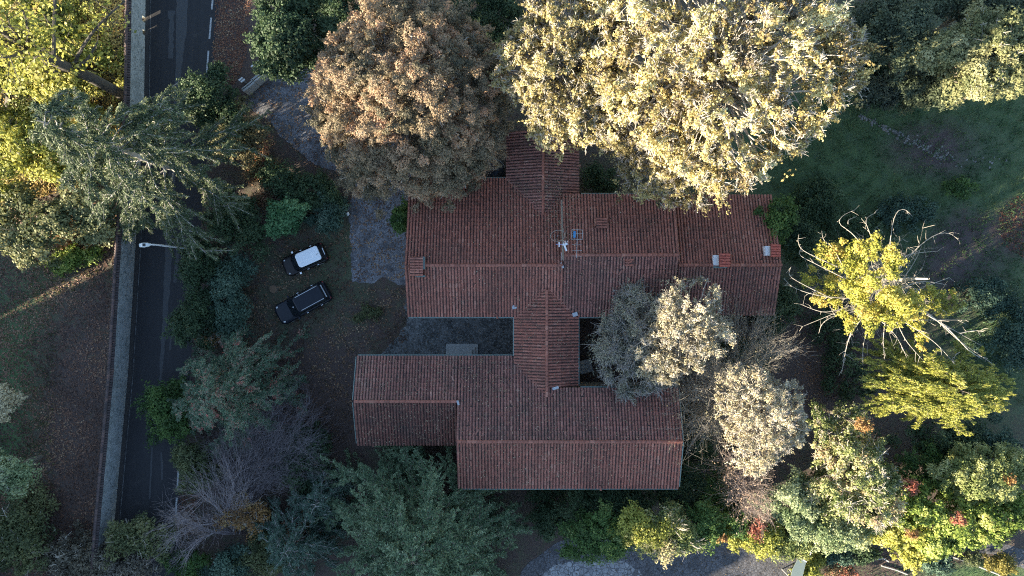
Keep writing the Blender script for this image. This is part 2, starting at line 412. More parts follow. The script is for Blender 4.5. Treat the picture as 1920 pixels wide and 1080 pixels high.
def wispy(name, label, cat_, paths, seed=0, n1=14, n2=10, r=.045, spread=.5, curl=.4, m_=None, cols=None, leaf=.07, nleaf=0, group=None, fan=.5, l2=.35, base=None, npar=6):
    """bare or thinly leaved thicket: main stems along paths [(points, length)], each splitting into curved twigs"""
    rng = np.random.default_rng(seed + 501)
    b = base if base is not None else paths[0][0]
    root = empty(name, (b[0], b[1], 0), label, cat_, group)
    allp, ends, dirs = [], [], []
    for pts in paths:
        pts = np.array(pts, dtype=float); m = 9
        t = np.linspace(0, len(pts) - 1, m); i = np.minimum(t.astype(int), len(pts) - 2); fr = (t - i)[:, None]
        base_ = pts[i] * (1 - fr) + pts[i + 1] * fr
        # smooth
        base_[1:-1] = base_[:-2] * .25 + base_[1:-1] * .5 + base_[2:] * .25
        L = np.linalg.norm(base_[-1] - base_[0])
        k = npar; PL = base_[None].repeat(k, 0); off = unit(rng.normal(size=(k, 1, 3))) * (np.linspace(0, 1, m) ** 1.2)[None, :, None] * L * fan * .3 * rng.uniform(.2, 1, (k, 1, 1))
        PL = PL + off + rng.normal(0, .01 * L, (k, m, 3)); PL[:, :, 2] = np.maximum(PL[:, :, 2], .05)
        allp.append(tubes(PL, np.linspace(r, r * .3, m)[None].repeat(k, 0) * rng.uniform(.5, 1.1, (k, 1)), 5))
        n = k * n1; j = rng.integers(0, k, n); a = rng.integers(2, m, n)
        s = PL[j, a]; d0 = unit(PL[j, a] - PL[j, np.maximum(a - 2, 0)])
        d = unit(d0 + rng.normal(0, spread, (n, 3))); l = L * l2 * rng.uniform(.4, 1.2, n)
        e = s + d * l[:, None] + rng.normal(0, curl * .3, (n, 3)) * l[:, None]
        mid = s + d * (l * .5)[:, None] + rng.normal(0, curl * .35, (n, 3)) * l[:, None] + np.array([0, 0, .1])
        Q1 = bez(s, mid, e, 6); Q1[:, :, 2] = np.maximum(Q1[:, :, 2], .05)
        allp.append(tubes(Q1, np.linspace(r * .4, r * .15, 6)[None].repeat(n, 0), 3))
        n_ = n * n2; j = rng.integers(0, n, n_); a = rng.integers(1, 6, n_)
        s = Q1[j, a]; d = unit(d[j] + rng.normal(0, spread * 1.1, (n_, 3))); l = l[j] * rng.uniform(.2, .55, n_)
        e = s + d * l[:, None]; Q2 = bez(s, (s + e) / 2 + rng.normal(0, .12, (n_, 3)) * l[:, None], e, 4)
        allp.append(tubes(Q2, np.linspace(r * .2, r * .11, 4)[None].repeat(n_, 0), 3))
        ends.append(Q2[:, 1:].reshape(-1, 3))
    quads("branches", *cat(allp), m_ or BARK_GREY, root)
    if nleaf:
        e = np.concatenate(ends); i = rng.integers(0, len(e), nleaf); C = e[i] + rng.normal(0, .09, (nleaf, 3))
        V = leaf_quads(C, unit(rng.normal(size=(nleaf, 3)) + np.array([0, 0, .5])), leaf, .6, rng)
        quads("leaves", V, mkq(V), leafmat(cols, .3), root, np.clip(rng.normal(.5, .22, nleaf), 0, 1))
    return root

def in_poly(px, py, poly):
    r = np.zeros(len(px), bool); n = len(poly)
    for i in range(n):
        x0, y0 = poly[i]; x1, y1 = poly[(i + 1) % n]
        if y0 == y1: continue
        c = ((y0 > py) != (y1 > py)) & (px < (x1 - x0) * (py - y0) / (y1 - y0) + x0); r ^= c
    return r

def scatter(name, label, cat_, polys, n, size, cols, seed=0, zf=0.02, upright=False, aspect=.5, zvar=.02, excl=(), clumpy=0.0, trans=.2):
    rng = np.random.default_rng(seed + 900)
    pts = []
    for poly in polys:
        xs = [p[0] for p in poly]; ys = [p[1] for p in poly]
        area = (max(xs) - min(xs)) * (max(ys) - min(ys)); m = int(n * area / 1e5)
        x = rng.uniform(min(xs), max(xs), m); y = rng.uniform(min(ys), max(ys), m)
        k = in_poly(x, y, poly)
        for e in excl: k &= ~in_poly(x, y, e)
        if clumpy:
            g = np.sin(x * .11 + 1.3 * np.sin(y * .07)) * np.sin(y * .13 + 1.1 * np.sin(x * .05)) + .5 * np.sin(x * .31 + y * .23) * np.sin(y * .37 - x * .11)
            k &= rng.uniform(-1, 1, m) < g + (1 - clumpy) * 2 - .4
        pts.append(np.stack([x[k], y[k]], 1))
    p = np.concatenate(pts); N_ = len(p)
    C = np.stack([(p[:, 0] - 960) / 22, (540 - p[:, 1]) / 22, zf + rng.uniform(0, zvar, N_)], 1)
    if upright:
        D = unit(rng.normal(0, .45, (N_, 3)) + np.array([0, 0, 1])); Nn = unit(np.stack([rng.normal(size=N_), rng.normal(size=N_), rng.uniform(0, .6, N_)], 1))
        V = leaf_quads(C + np.array([0, 0, size * .7]), Nn, size, aspect, rng, D)
    else:
        V = leaf_quads(C, unit(rng.normal(0, .3, (N_, 3)) + np.array([0, 0, 1])), size, aspect, rng)
    big = .5 + .25 * np.sin(p[:, 0] * .03 + 2 * np.sin(p[:, 1] * .021)) 
    o = quads(name, V, mkq(V), leafmat(cols, trans), None, np.clip(big + rng.normal(0, .2, N_), 0, 1))
    return tag(o, label, cat_, None, 'stuff')
# ---------------------------------------------------------------- the ground, with an added unseen hill to the south-west that shades the garden
cA, sA = math.cos(A_), math.sin(A_)
HV = np.array([[-90, 17], [-34, 18], [-26, 18.5], [-22, 19.5], [-20, 24.5], [-15, 25.3], [-9, 26.8], [-6.5, 29], [-3, 30], [3, 30.5], [9, 30], [12, 27.5], [15.2, 24], [15.4, 5], [15.6, 5], [15.8, 23], [16.9, 22], [17.1, 4], [17.7, 4], [17.9, 19], [19.2, 17], [19.4, 4], [19.8, 4], [20.0, 15], [21, 12], [22, 11], [25.5, 9], [28, 3], [70, 2]], float)  # crest of the added hill, notched to let sun streaks through
def crest(v): return np.interp(v, HV[:, 0], HV[:, 1]) + 4.3
WOOD_H = 5.6
def terrain(x, y):
    u = x * cA + y * sA; v = -x * sA + y * cA
    a = np.clip((-50 - u) / 22, 0, 1); a = a * a * (3 - 2 * a); b = np.clip((u + 190) / 90, 0, 1); b = b * b * (3 - 2 * b)
    far = np.clip((np.hypot(x, y) - 120) / 200, 0, 1)
    return a * b * (np.maximum(crest(v) - WOOD_H, 0)) + far * 4 * np.sin(x * .013 + 1) * np.cos(y * .011)

def axis(lo, hi, st, ext): 
    core = np.arange(lo, hi + st / 2, st); out = []; d = st
    e = hi
    while e < ext: d *= 1.12; e += d; out.append(e)
    e = lo; d = st; neg = []
    while e > -ext: d *= 1.12; e -= d; neg.append(e)
    return np.array(neg[::-1] + list(core) + out)
gx, gy = axis(-96, 52, .5, 600), axis(-76, 32, .5, 600)
GX, GY = np.meshgrid(gx, gy); GZ = terrain(GX, GY)
nx, ny = len(gx), len(gy)
V = np.stack([GX, GY, GZ], -1).reshape(-1, 3)
i, j = np.meshgrid(np.arange(nx - 1), np.arange(ny - 1)); q0 = (j * nx + i).ravel()
Q = np.stack([q0, q0 + 1, q0 + nx + 1, q0 + nx], 1)

m, nt, b = newmat("ground")
z_ = nd(nt, "ShaderNodeAttribute", attribute_name="zone"); sep = nd(nt, "ShaderNodeSeparateColor"); nt.links.new(z_.outputs["Color"], sep.inputs[0])
n1 = noise(nt, .9, 6, .65); n2 = noise(nt, 5, 5, .65); n3 = noise(nt, 16, 3, .7)
soil = mix(nt, n2, (.05, .038, .036), (.12, .085, .075))
grass = mix(nt, ramp(nt, [(.35, (0, 0, 0)), (.65, (1, 1, 1))], n3), (.04, .085, .03), (.12, .185, .065))
grass = mix(nt, ramp(nt, [(.4, (0, 0, 0)), (.65, (1, 1, 1))], n1), grass, mix(nt, n3, (.045, .085, .04), (.09, .13, .065)))
gm = math_(nt, 'ADD', math_(nt, 'MULTIPLY', math_(nt, 'SUBTRACT', math_(nt, 'ADD', math_(nt, 'MULTIPLY', n1, .7), math_(nt, 'MULTIPLY', n2, .5)), .6), 2.6), sep.outputs[0], True)
col = mix(nt, gm, soil, grass)
lc = ramp(nt, [(0, (.06, .04, .034)), (.5, (.13, .072, .048)), (.85, (.19, .10, .06)), (1, (.30, .20, .12))], voro(nt, 9, out="Color"))
lm = math_(nt, 'MULTIPLY', ramp(nt, [(.50, (0, 0, 0)), (.60, (1, 1, 1))], noise(nt, 11, 3, .7)), sep.outputs[1], True)
col = mix(nt, lm, col, lc)
col = mix(nt, math_(nt, 'MULTIPLY', sep.outputs[2], n2, True), col, (.12, .10, .105))
nt.links.new(col, b.inputs["Base Color"]); b.inputs["Roughness"].default_value = .95
bump(nt, b, math_(nt, 'ADD', n2, n3), .9, .08)
GROUND = m
g = quads("ground", V, Q, m, smooth=True)
tag(g, None, None, None, 'structure')
PX, PY = V[:, 0] * 22 + 960, 540 - V[:, 1] * 22
Z = np.zeros((len(V), 4), np.float32); Z[:, 3] = 1; Z[:, 0] = .1; Z[:, 1] = .4
def blob(cx, cy, rx, ry, **kw):
    w = np.clip(1.35 - np.hypot((PX - cx) / rx, (PY - cy) / ry), 0, 1) ** .8
    for c, v in kw.items():
        i = 'gls'.index(c); Z[:, i] = Z[:, i] * (1 - w) + v * w
blob(60, 150, 260, 200, g=.8, l=.5); blob(100, 480, 160, 120, g=.45, l=.9); blob(30, 760, 130, 230, g=1.1, l=.15); blob(150, 820, 90, 260, g=-.2, l=1.0)
blob(430, 80, 60, 120, g=-.5, l=1.2); blob(560, 540, 120, 110, g=.35, l=.45); blob(640, 480, 60, 90, g=.45, l=.2); blob(600, 760, 90, 110, g=-.4, l=.55)
blob(1700, 300, 400, 260, g=1.0, l=.12); blob(1560, 280, 150, 120, g=1.1, l=.1); blob(1810, 520, 70, 110, g=-.6, l=.1, s=.6); blob(1780, 280, 110, 50, g=-.1, s=.5)
blob(1910, 430, 45, 50, g=-.8, l=.3, s=0); blob(1870, 640, 120, 160, g=1.0, l=.1); blob(1880, 260, 80, 120, g=1.0, l=.1); blob(1560, 680, 90, 120, g=-.5, l=.2); blob(1850, 1080, 120, 50, g=1.1, l=0, s=0)
blob(1700, 1035, 200, 22, g=-.5, l=.3, s=.2); blob(1180, 660, 90, 70, g=-.8, l=.1)
ca = g.data.color_attributes.new("zone", 'FLOAT_COLOR', 'POINT'); ca.data.foreach_set("color", Z.ravel())

def interp_cols(ys, *xs):
    yy = np.array(ys, float); return lambda y: [float(np.interp(y, yy, np.array(x, float))) for x in xs]

def strip(name, ys, xl, xr, z, mat_, jit=0, kind='structure', step=20, seed=1):
    """sheet between two edge lines given in photo pixels at ground level"""
    rng = random.Random(seed); f = interp_cols(ys, xl, xr)
    y = ys[0]; vs = []
    while True:
        a, c = f(y); a += rng.uniform(-jit, jit); c += rng.uniform(-jit, jit)
        for t in (0, .33, .67, 1):
            p = P(a + (c - a) * t, y); vs.append((p[0], p[1], z))
        if y >= ys[-1]: break
        y = min(y + step, ys[-1])
    n = len(vs) // 4
    fs = [(i * 4 + k, (i + 1) * 4 + k, (i + 1) * 4 + k + 1, i * 4 + k + 1) for i in range(n - 1) for k in range(3)]
    me = bpy.data.meshes.new(name); me.from_pydata(vs, [], fs); me.update()
    return tag(link(name, me, None, (mat_,)), None, None, None, kind)

def sheet(name, poly, z, mat_, jit=0, seg=10, seed=3, thick=0, kind='structure'):
    rng = random.Random(seed); pts = []
    for k in range(len(poly)):
        a, c = poly[k], poly[(k + 1) % len(poly)]; L = math.hypot(c[0] - a[0], c[1] - a[1]); n = max(1, int(L / seg))
        for t in range(n):
            pts.append((a[0] + (c[0] - a[0]) * t / n + rng.uniform(-jit, jit), a[1] + (c[1] - a[1]) * t / n + rng.uniform(-jit, jit)))
    vs = [(*P(x, y)[:2], z) for x, y in pts]
    me = bpy.data.meshes.new(name); me.from_pydata(vs, [], [tuple(range(len(vs)))[::-1]]); me.update()
    o = link(name, me, None, (mat_,)); tag(o, None, None, None, kind)
    return o

m, nt, b = newmat("asphalt")
n1 = noise(nt, .35, 5); n2 = noise(nt, 40, 3, .8)
c = mix(nt, n1, (.014, .014, .017), (.026, .025, .028)); c = mix(nt, ramp(nt, [(.5, (0, 0, 0)), (.7, (.25, .25, .25))], n2), c, (.04, .038, .038))
c = mix(nt, ramp(nt, [(.5, (0, 0, 0)), (.53, (.6, .6, .6)), (.56, (0, 0, 0))], noise(nt, .5, 8, .7)), c, (.02, .02, .022))
c = mix(nt, ramp(nt, [(.5, (0, 0, 0)), (.75, (.7, .7, .7))], noise(nt, 1.6, 5, .6, vec=coords(nt, (1.0, .05, 1.0)))), c, (.034, .033, .036))
c = mix(nt, ramp(nt, [(.6, (0, 0, 0)), (.66, (.6, .6, .6))], noise(nt, .8, 6, .75)), c, (.055, .05, .048))
nt.links.new(c, b.inputs["Base Color"]); b.inputs["Roughness"].default_value = .75; bump(nt, b, n2, .4, .01)
ASPH = m
m, nt, b = newmat("asphalt_patch")
n2 = noise(nt, 30, 4, .8); c = mix(nt, n2, (.04, .042, .046), (.085, .085, .088)); nt.links.new(c, b.inputs["Base Color"]); b.inputs["Roughness"].default_value = .85
APATCH = m
m, nt, b = newmat("worn_road_paint")
n2 = noise(nt, 12, 5, .8); c = mix(nt, ramp(nt, [(.38, (0, 0, 0)), (.55, (1, 1, 1))], n2), (.10, .10, .10), (.5, .5, .5)); nt.links.new(c, b.inputs["Base Color"]); b.inputs["Roughness"].default_value = .7
PAINT = m
RY = [-900, -400, 0, 200, 430, 700, 930, 1080, 1500, 2100]
WALLX = [330, 292, 273, 270, 256, 240, 219, 206, 165, 100]
ROADX = [520, 440, 410, 394, 376, 356, 340, 332, 300, 245]
strip("road", RY, WALLX, ROADX, .008, ASPH, .4)
off = lambda a, d: [x + d for x in a]
m, nt, b = newmat("faded_edge_paint")
c = mix(nt, ramp(nt, [(.42, (0, 0, 0)), (.62, (1, 1, 1))], noise(nt, 3, 6, .8)), (.03, .03, .03), (.17, .17, .17)); nt.links.new(c, b.inputs["Base Color"]); b.inputs["Roughness"].default_value = .8
strip("road_edge_line", RY, off(WALLX, 9), off(WALLX, 10.6), .014, m, .3, step=9)
strip("road_gutter_dirt", RY, off(WALLX, 0), off(WALLX, 7), .0125, plain("roadside_dirt", (.045, .04, .038), .95, var=.6, scale=9), 1.6, step=5)
strip("road_patch", [-200, 0, 60, 100, 150, 200], [338, 331, 330, 330, 328, 326], [358, 352, 350, 344, 338, 338], .014, APATCH, 1.2, step=8)
strip("road_patch", [200, 300, 430, 520, 600, 660, 735], [322, 318, 312, 308, 305, 301, 297], [336, 330, 324, 320, 314, 308, 300], .0142, APATCH, 1.0, step=8, seed=5)
strip("road_patch", [20, 60, 110], [316, 318, 316], [327, 326, 324], .0143, APATCH, 2, step=6, seed=8)
strip("road_patch", [455, 480, 530], [333, 329, 325], [339, 336, 331], .0145, APATCH, .8, step=6, seed=9)
strip("road_patch", [585, 620, 657], [320, 319, 317], [325, 324, 320], .0145, APATCH, .8, step=6, seed=10)
strip("road_patch", [838, 880, 935], [284, 282, 279], [286.5, 285, 282], .0145, APATCH, .5, step=6, seed=11)
strip("road_patch", [848, 870, 900], [301, 302, 303], [304, 306, 305], .0145, APATCH, .5, step=6, seed=12)
fr = interp_cols(RY, ROADX)
for y0, y1 in ((-60, -25), (-8, 18), (33, 73), (95, 137), (160, 200), (840, 862), (880, 915), (933, 968), (985, 1020)):
    ys = [y0, (y0 + y1) / 2, y1]; x = [fr(y)[0] - (13 if y < 500 else 10) for y in ys]
    strip("road_marking", ys, x, off(x, 3.2), .0146, PAINT, .2, step=6, seed=int(y0) + 100)

def cobble(name, base, dark, light, sc, blotch=.6):
    m, nt, b = newmat(name)
    d = voro(nt, sc, feature='DISTANCE_TO_EDGE'); cc = voro(nt, sc, out="Color")
    c = mix(nt, math_(nt, 'MULTIPLY', cc, .8), base, light)
    c = mix(nt, ramp(nt, [(.02, (1, 1, 1)), (.09, (0, 0, 0))], d), c, dark)
    c = mix(nt, math_(nt, 'MULTIPLY', ramp(nt, [(.45, (0, 0, 0)), (.62, (1, 1, 1))], noise(nt, 1.0, 6, .7)), blotch), c, dark)
    c = mix(nt, math_(nt, 'MULTIPLY', ramp(nt, [(.55, (0, 0, 0)), (.6, (1, 1, 1))], noise(nt, 8, 4, .8)), .5), c, (.09, .07, .06))
    nt.links.new(c, b.inputs["Base Color"]); b.inputs["Roughness"].default_value = .85; bump(nt, b, d, .6, .03); return m
COB = cobble("driveway_cobbles", (.15, .15, .165), (.05, .05, .056), (.33, .33, .36), 8.0, .75)
COB_D = cobble("dark_cobbles", (.10, .10, .11), (.035, .035, .04), (.18, .18, .20), 4.5)
COB_L = cobble("pale_cobbles", (.22, .22, .235), (.10, .10, .11), (.42, .43, .45), 2.6, .3)
PAVE, nt, b = newmat("courtyard_stained_paving")
c = mix(nt, ramp(nt, [(.42, (0, 0, 0)), (.60, (1, 1, 1))], noise(nt, .9, 8, .75)), (.04, .043, .044), (.14, .145, .148))
c = mix(nt, math_(nt, 'MULTIPLY', ramp(nt, [(.5, (0, 0, 0)), (.58, (1, 1, 1))], noise(nt, 5, 6, .8)), .6), c, (.27, .28, .29))
c = mix(nt, math_(nt, 'MULTIPLY', ramp(nt, [(.01, (1, 1, 1)), (.04, (0, 0, 0))], voro(nt, 1.6, feature='DISTANCE_TO_EDGE')), .35), c, (.04, .045, .04))
nt.links.new(c, b.inputs["Base Color"]); b.inputs["Roughness"].default_value = .85; bump(nt, b, noise(nt, 6, 5), .5, .03)
sheet("driveway", [(455, 195), (510, 140), (570, 120), (660, 190), (760, 270), (790, 345), (790, 520), (752, 536), (718, 520), (700, 530), (660, 528), (657, 440), (655, 385), (668, 345), (632, 322), (590, 308), (540, 268), (497, 222)], .012, COB, 2.5, 7)
sheet("courtyard", [(735, 640), (760, 610), (760, 560), (980, 560), (980, 700), (720, 700), (712, 665)], .012, PAVE, 3, 8, seed=5)
sheet("paved_yard", [(985, 1060), (1040, 1020), (1100, 990), (1300, 1000), (1500, 1024), (1497, 1060), (1485, 1110), (1480, 1500), (900, 1500), (960, 1100)], .012, COB_D, 2, 8, seed=6)
sheet("cobbled_arc", [(1020, 1075), (1045, 1058), (1100, 1050), (1150, 1048), (1180, 1056), (1206, 1078), (1206, 1110), (1020, 1110)], .017, COB_L, 2, 5, seed=7)
sheet("garden_path", [(1530, 1020), (1600, 1012), (1800, 1014), (1880, 1020), (1960, 1040), (1960, 1075), (1905, 1062), (1860, 1040), (1790, 1032), (1700, 1030), (1600, 1030), (1530, 1040)], .012, COB_D, 1.5, 8, seed=8)
# unseen wood added on the hill to break up its shadow edge
rng = np.random.default_rng(3)
n = 520; u = rng.uniform(-108, -60, n); v = rng.uniform(-80, 60, n); x = u * cA - v * sA; y = u * sA + v * cA; ok = (v < 11.5)
x, y, u, v = x[ok], y[ok], u[ok], v[ok]
CC = np.stack([x, y, terrain(x, y) + rng.uniform(.3, 2.6, len(x))], 1)
V, t = clump_leaves(CC, rng.uniform(2.4, 4.0, len(x)), 5, .75, .7, rng, rng.uniform(.2, .8, len(x)))
tag(quads("added_shade_wood", V, mkq(V), leafmat([(.03, .05, .02), (.06, .09, .03), (.12, .12, .04)], .2), None, t), "unseen wood added on the hill to shade the garden", "wood", None, 'stuff')

# ---------------------------------------------------------------- boundary wall beside the road
wf = interp_cols(RY, WALLX)
def wall_x(py): return wf(py)[0]
m, nt, b = newmat("mottled_wall_render")
n1 = noise(nt, 2.2, 6, .75); c = mix(nt, n1, (.20, .215, .215), (.50, .52, .52))
c = mix(nt, math_(nt, 'MULTIPLY', ramp(nt, [(.53, (0, 0, 0)), (.60, (1, 1, 1))], noise(nt, 5, 5, .8)), .8), c, (.07, .075, .07))
c = mix(nt, math_(nt, 'MULTIPLY', ramp(nt, [(.50, (0, 0, 0)), (.58, (1, 1, 1))], noise(nt, 1.3, 4, .7)), .4), c, (.13, .15, .14))
nt.links.new(c, b.inputs["Base Color"]); b.inputs["Roughness"].default_value = .9; bump(nt, b, noise(nt, 12, 5), .6, .03)
WALLM = m
WH = 2.35; WT = .34
p0 = P(wall_x(540), 540)
wroot = empty("boundary_wall", (p0[0] - .2, p0[1], 0), "long rendered garden wall capped with terracotta tiles beside the road", "wall")
vs, fs = [], []
slots = [(33, 43, .5), (58, 67, .42)]
brk = sorted(set(list(range(-200, 1321, 20)) + [a for s in slots for a in s[:2]]))
mb = MB()
for a, c in zip(brk[:-1], brk[1:]):
    z0 = -.1
    for s in slots:
        if a >= s[0] and c <= s[1]: z0 = s[2]
    pa, pc = P(wall_x(a), a), P(wall_x(c), c); o = np.array(wroot.location)
    A0, A1 = pa - o, pc - o
    q = lambda p, dx, z: (p[0] + dx, p[1], z)
    mb.add([q(A0, 0, z0), q(A1, 0, z0), q(A1, 0, WH), q(A0, 0, WH), q(A0, -WT, z0), q(A1, -WT, z0), q(A1, -WT, WH), q(A0, -WT, WH)],
           [(0, 1, 2, 3), (5, 4, 7, 6), (3, 2, 6, 7), (1, 0, 4, 5)])
    for s in slots:   # cheeks of the drain slots
        if a == s[1]: mb.add([q(A0, 0, -.1), q(A0, -WT, -.1), q(A0, -WT, s[2]), q(A0, 0, s[2])], [(0, 1, 2, 3)])
        if c == s[0]: mb.add([q(A1, 0, -.1), q(A1, -WT, -.1), q(A1, -WT, s[2]), q(A1, 0, s[2])], [(0, 1, 2, 3)])
mb.build("wall_face", WALLM, wroot)

def tile_arcs(P0, P1, S, N, r0, r1, k=5, hgt=.75):
    n = len(P0); a = np.linspace(0, math.pi, k)
    S = np.broadcast_to(S, (n, 3)); N = np.broadcast_to(N, (n, 3))
    o = lambda r: (S[:, None] * np.cos(a)[None, :, None] + N[:, None] * np.sin(a)[None, :, None] * hgt) * (r[:, None, None] if isinstance(r, np.ndarray) else r)
    V = np.stack([P0[:, None] + o(r0), P1[:, None] + o(r1)], 1).reshape(-1, 3)
    base = (np.arange(n) * 2 * k)[:, None]; j = np.arange(k - 1)[None]
    Q = np.stack([base + j, base + j + 1, base + k + j + 1, base + k + j], -1).reshape(-1, 4)
    return V, Q, k - 1

ys = np.arange(-190, 1310, 4.6); n = len(ys); rng = np.random.default_rng(5)
wx = np.array([wall_x(y) for y in ys]); wp = np.stack([(wx - 960) / 22 - WT / 2, (540 - ys) / 22, np.full(n, WH + .17)], 1) 
W_ = .27
pr, ti = [], []
for sgn in (-1, 1):
    P1 = wp + np.array([0, 0, .02]); P0 = wp + np.array([sgn * W_, 0, -.16]) + rng.normal(0, .012, (n, 3))
    Vt, Qt, k = tile_arcs(P0, P1, np.array([0, 1., 0]), np.array([0, 0, 1.]), .088, .075); pr.append((Vt, Qt)); ti.append(np.repeat(rng.uniform(.0, .32, n), k))
    bs = np.stack([wp + [0, -.11, -.01], wp + [0, .11, -.01], wp + [sgn * (W_ - .02), .11, -.19], wp + [sgn * (W_ - .02), -.11, -.19]], 1).reshape(-1, 3)
    pr.append((bs, mkq(bs))); ti.append(np.full(n, .15))
P0 = wp[:-1] + [0, 0, .06]; P1 = wp[1:] + [0, 0, .06]
Vt, Qt, k = tile_arcs(P0, P1, np.array([1., 0, 0]), np.array([0, 0, 1.]), .12, .10); pr.append((Vt, Qt)); ti.append(np.repeat(rng.uniform(.1, .7, n - 1), k))
quads("tile_coping", *cat(pr), DARKTILE, wroot, np.concatenate(ti))

# ---------------------------------------------------------------- the house
house = empty("house", (0, 0, 0), "sprawling single storey house with joined red terracotta tiled roofs", "house")
def sag(x, y): return .03 * np.sin(x * .7 + 1) * np.sin(y * .8) + .018 * np.sin(x * 1.9 + y * .6)
def roof_slope(O, e, w, s, L, seed=0, mat_=None, parent=None, sp=.236, name="roof", under=.14):
    """field of barrel tiles; O = eave corner, e along the eave, s up the slope (unit vectors)"""
    rng = np.random.default_rng(seed); O, e, s = (np.array(a, float) for a in (O, e, s)); e /= np.linalg.norm(e); s /= np.linalg.norm(s)
    N = np.cross(e, s); N = N if N[2] > 0 else -N
    nc = max(1, round(w / sp)); sp_ = w / nc; nr = max(1, round(L / .36)); rl = L / nr
    ci, ri = np.meshgrid(np.arange(nc), np.arange(nr)); ci, ri = ci.ravel(), ri.ravel(); n = len(ci)
    skew = rng.normal(0, .009, (n, 1)); colj = rng.normal(0, .008, nc)[ci][:, None]
    B = O + e * ((ci + .5) * sp_)[:, None] + e * colj
    slip = np.where(rng.uniform(0, 1, n) < .018, rng.uniform(.05, .16, n), 0)[:, None]; skew = np.where(slip > 0, rng.normal(0, .045, (n, 1)), skew)
    P0 = B - s * slip + s * (ri * rl - .03)[:, None] + N * (.045 + rng.uniform(0, .018, (n, 1))) + e * skew
    P1 = B - s * slip + s * ((ri + 1) * rl)[:, None] + N * .02 - e * skew
    V1, Q1, k = tile_arcs(P0, P1, e, N, .082 + rng.normal(0, .003, n), .068 + 0 * skew[:, 0], hgt=.8)
    patch = .12 * np.sin(B[:, 0] * .8 + seed) * np.sin(B[:, 1] * .9 + ri * .1) + .1 * rng.normal(size=nc)[ci] * .5
    t1 = np.repeat(np.clip(.60 + patch + rng.normal(0, .11, n), 0, 1), k)
    # pan tiles between the covers, one sheet piece per tile with a small lap
    cj, rj = np.meshgrid(np.arange(nc + 1), np.arange(nr)); cj, rj = cj.ravel(), rj.ravel(); n2 = len(cj)
    G = O + e * np.clip(cj * sp_, 0, w)[:, None]
    h = sp_ * .5; lo = np.maximum(-h, -cj * sp_)[:, None]; hi = np.minimum(h, w - cj * sp_)[:, None]
    a = G + s * (rj * rl)[:, None] + N * .022; c_ = G + s * ((rj + 1) * rl)[:, None] + N * .002
    V2 = np.stack([a + e * lo, a + e * hi, c_ + e * hi, c_ + e * lo], 1).reshape(-1, 3)
    t2 = np.clip(rng.normal(.08, .12, n2), 0, 1)  # darker pan tint carries dirt and the shade between covers
    # slab below
    c4 = [O, O + e * w, O + e * w + s * L, O + s * L]; V3 = np.array(c4 + [p - N * under for p in c4])
    V3[:4] -= N * .01
    Q3 = np.array([[0, 1, 2, 3], [7, 6, 5, 4], [0, 4, 5, 1], [1, 5, 6, 2], [2, 6, 7, 3], [3, 7, 4, 0]])
    V, Q = cat([(V1, Q1), (V2, mkq(V2)), (V3, Q3)])
    V[:, 2] += sag(V[:, 0], V[:, 1])
    return quads(name, V, Q, mat_ or TILE, parent if parent is not None else house, np.concatenate([t1, t2, np.full(6, .1)]))

def slope(x0, x1, ye, ze, yr, zr, seed, mat_=None, name="roof"):
    """slope with its eave along x; from eave (ye,ze) to ridge (yr,zr)"""
    s = np.array([0, yr - ye, zr - ze], float); L = np.linalg.norm(s)
    return roof_slope((x0, ye, ze), (1, 0, 0), x1 - x0, s / L, L, seed, mat_, name=name)
def slope_y(y0, y1, xe, ze, xr, zr, seed, mat_=None):
    s = np.array([xr - xe, 0, zr - ze], float); L = np.linalg.norm(s)
    return roof_slope((xe, y0, ze), (0, 1, 0), y1 - y0, s / L, L, seed, mat_)
def ridge(parent, a, c, r=.13, seed=0):
    rng = np.random.default_rng(seed); a, c = np.array(a, float), np.array(c, float); L = np.linalg.norm(c - a); n = int(L / .38)
    t = np.arange(n)[:, None] / n; P0 = a + (c - a) * t + [0, 0, .035] + rng.normal(0, .008, (n, 3)); P1 = a + (c - a) * (t + 1.06 / n)
    d = (c - a) / L; S = np.cross(d, [0, 0, 1.]); V, Q, k = tile_arcs(P0, P1, S, np.array([0, 0, 1.]), r, r * .86, 6)
    V[:, 2] += sag(V[:, 0], V[:, 1]); quads("ridge_tiles", V, Q, TILE, parent, np.repeat(np.clip(rng.normal(.62, .14, n), 0, 1), k))
def gutter(parent, a, c, r=.065):
    mb = MB(); mb.tube([a, c], r, k=8); mb.build("gutter", GUTTER, parent)

ra = slope(-8.17, 3.90, 8.70, 4.0, 1.734, 6.5, 1); rb_ = slope(-8.17, 3.90, -2.21, 5.0, 1.734, 6.5, 2)
ridge(ra, (-7.4, 1.734, 6.56), (3.85, 1.734, 6.56), seed=1)
gutter(rb_, (-8.1, -2.30, 4.93), (.15, -2.30, 4.93)); gutter(ra, (-8.1, 8.78, 3.93), (-.5, 8.78, 3.93))
rc_ = slope(3.93, 12.62, 7.28, 5.08, 2.50, 6.80, 3); rd_ = slope(3.93, 12.62, -2.21, 5.0, 2.50, 6.80, 4, TILE_OLD)
ridge(rc_, (3.95, 2.50, 6.86), (12.6, 2.50, 6.86), seed=2); gutter(rc_, (5.4, 7.36, 5.0), (12.6, 7.36, 5.0)); gutter(rd_, (5.2, -2.30, 4.93), (12.6, -2.30, 4.93))
re_ = slope(12.68, 20.62, 7.35, 4.18, 1.753, 6.20, 5); rf_ = slope(12.68, 20.62, -2.09, 4.78, 1.753, 6.20, 6, TILE_OLD)
ridge(re_, (12.7, 1.753, 6.26), (20.6, 1.753, 6.26), seed=3)
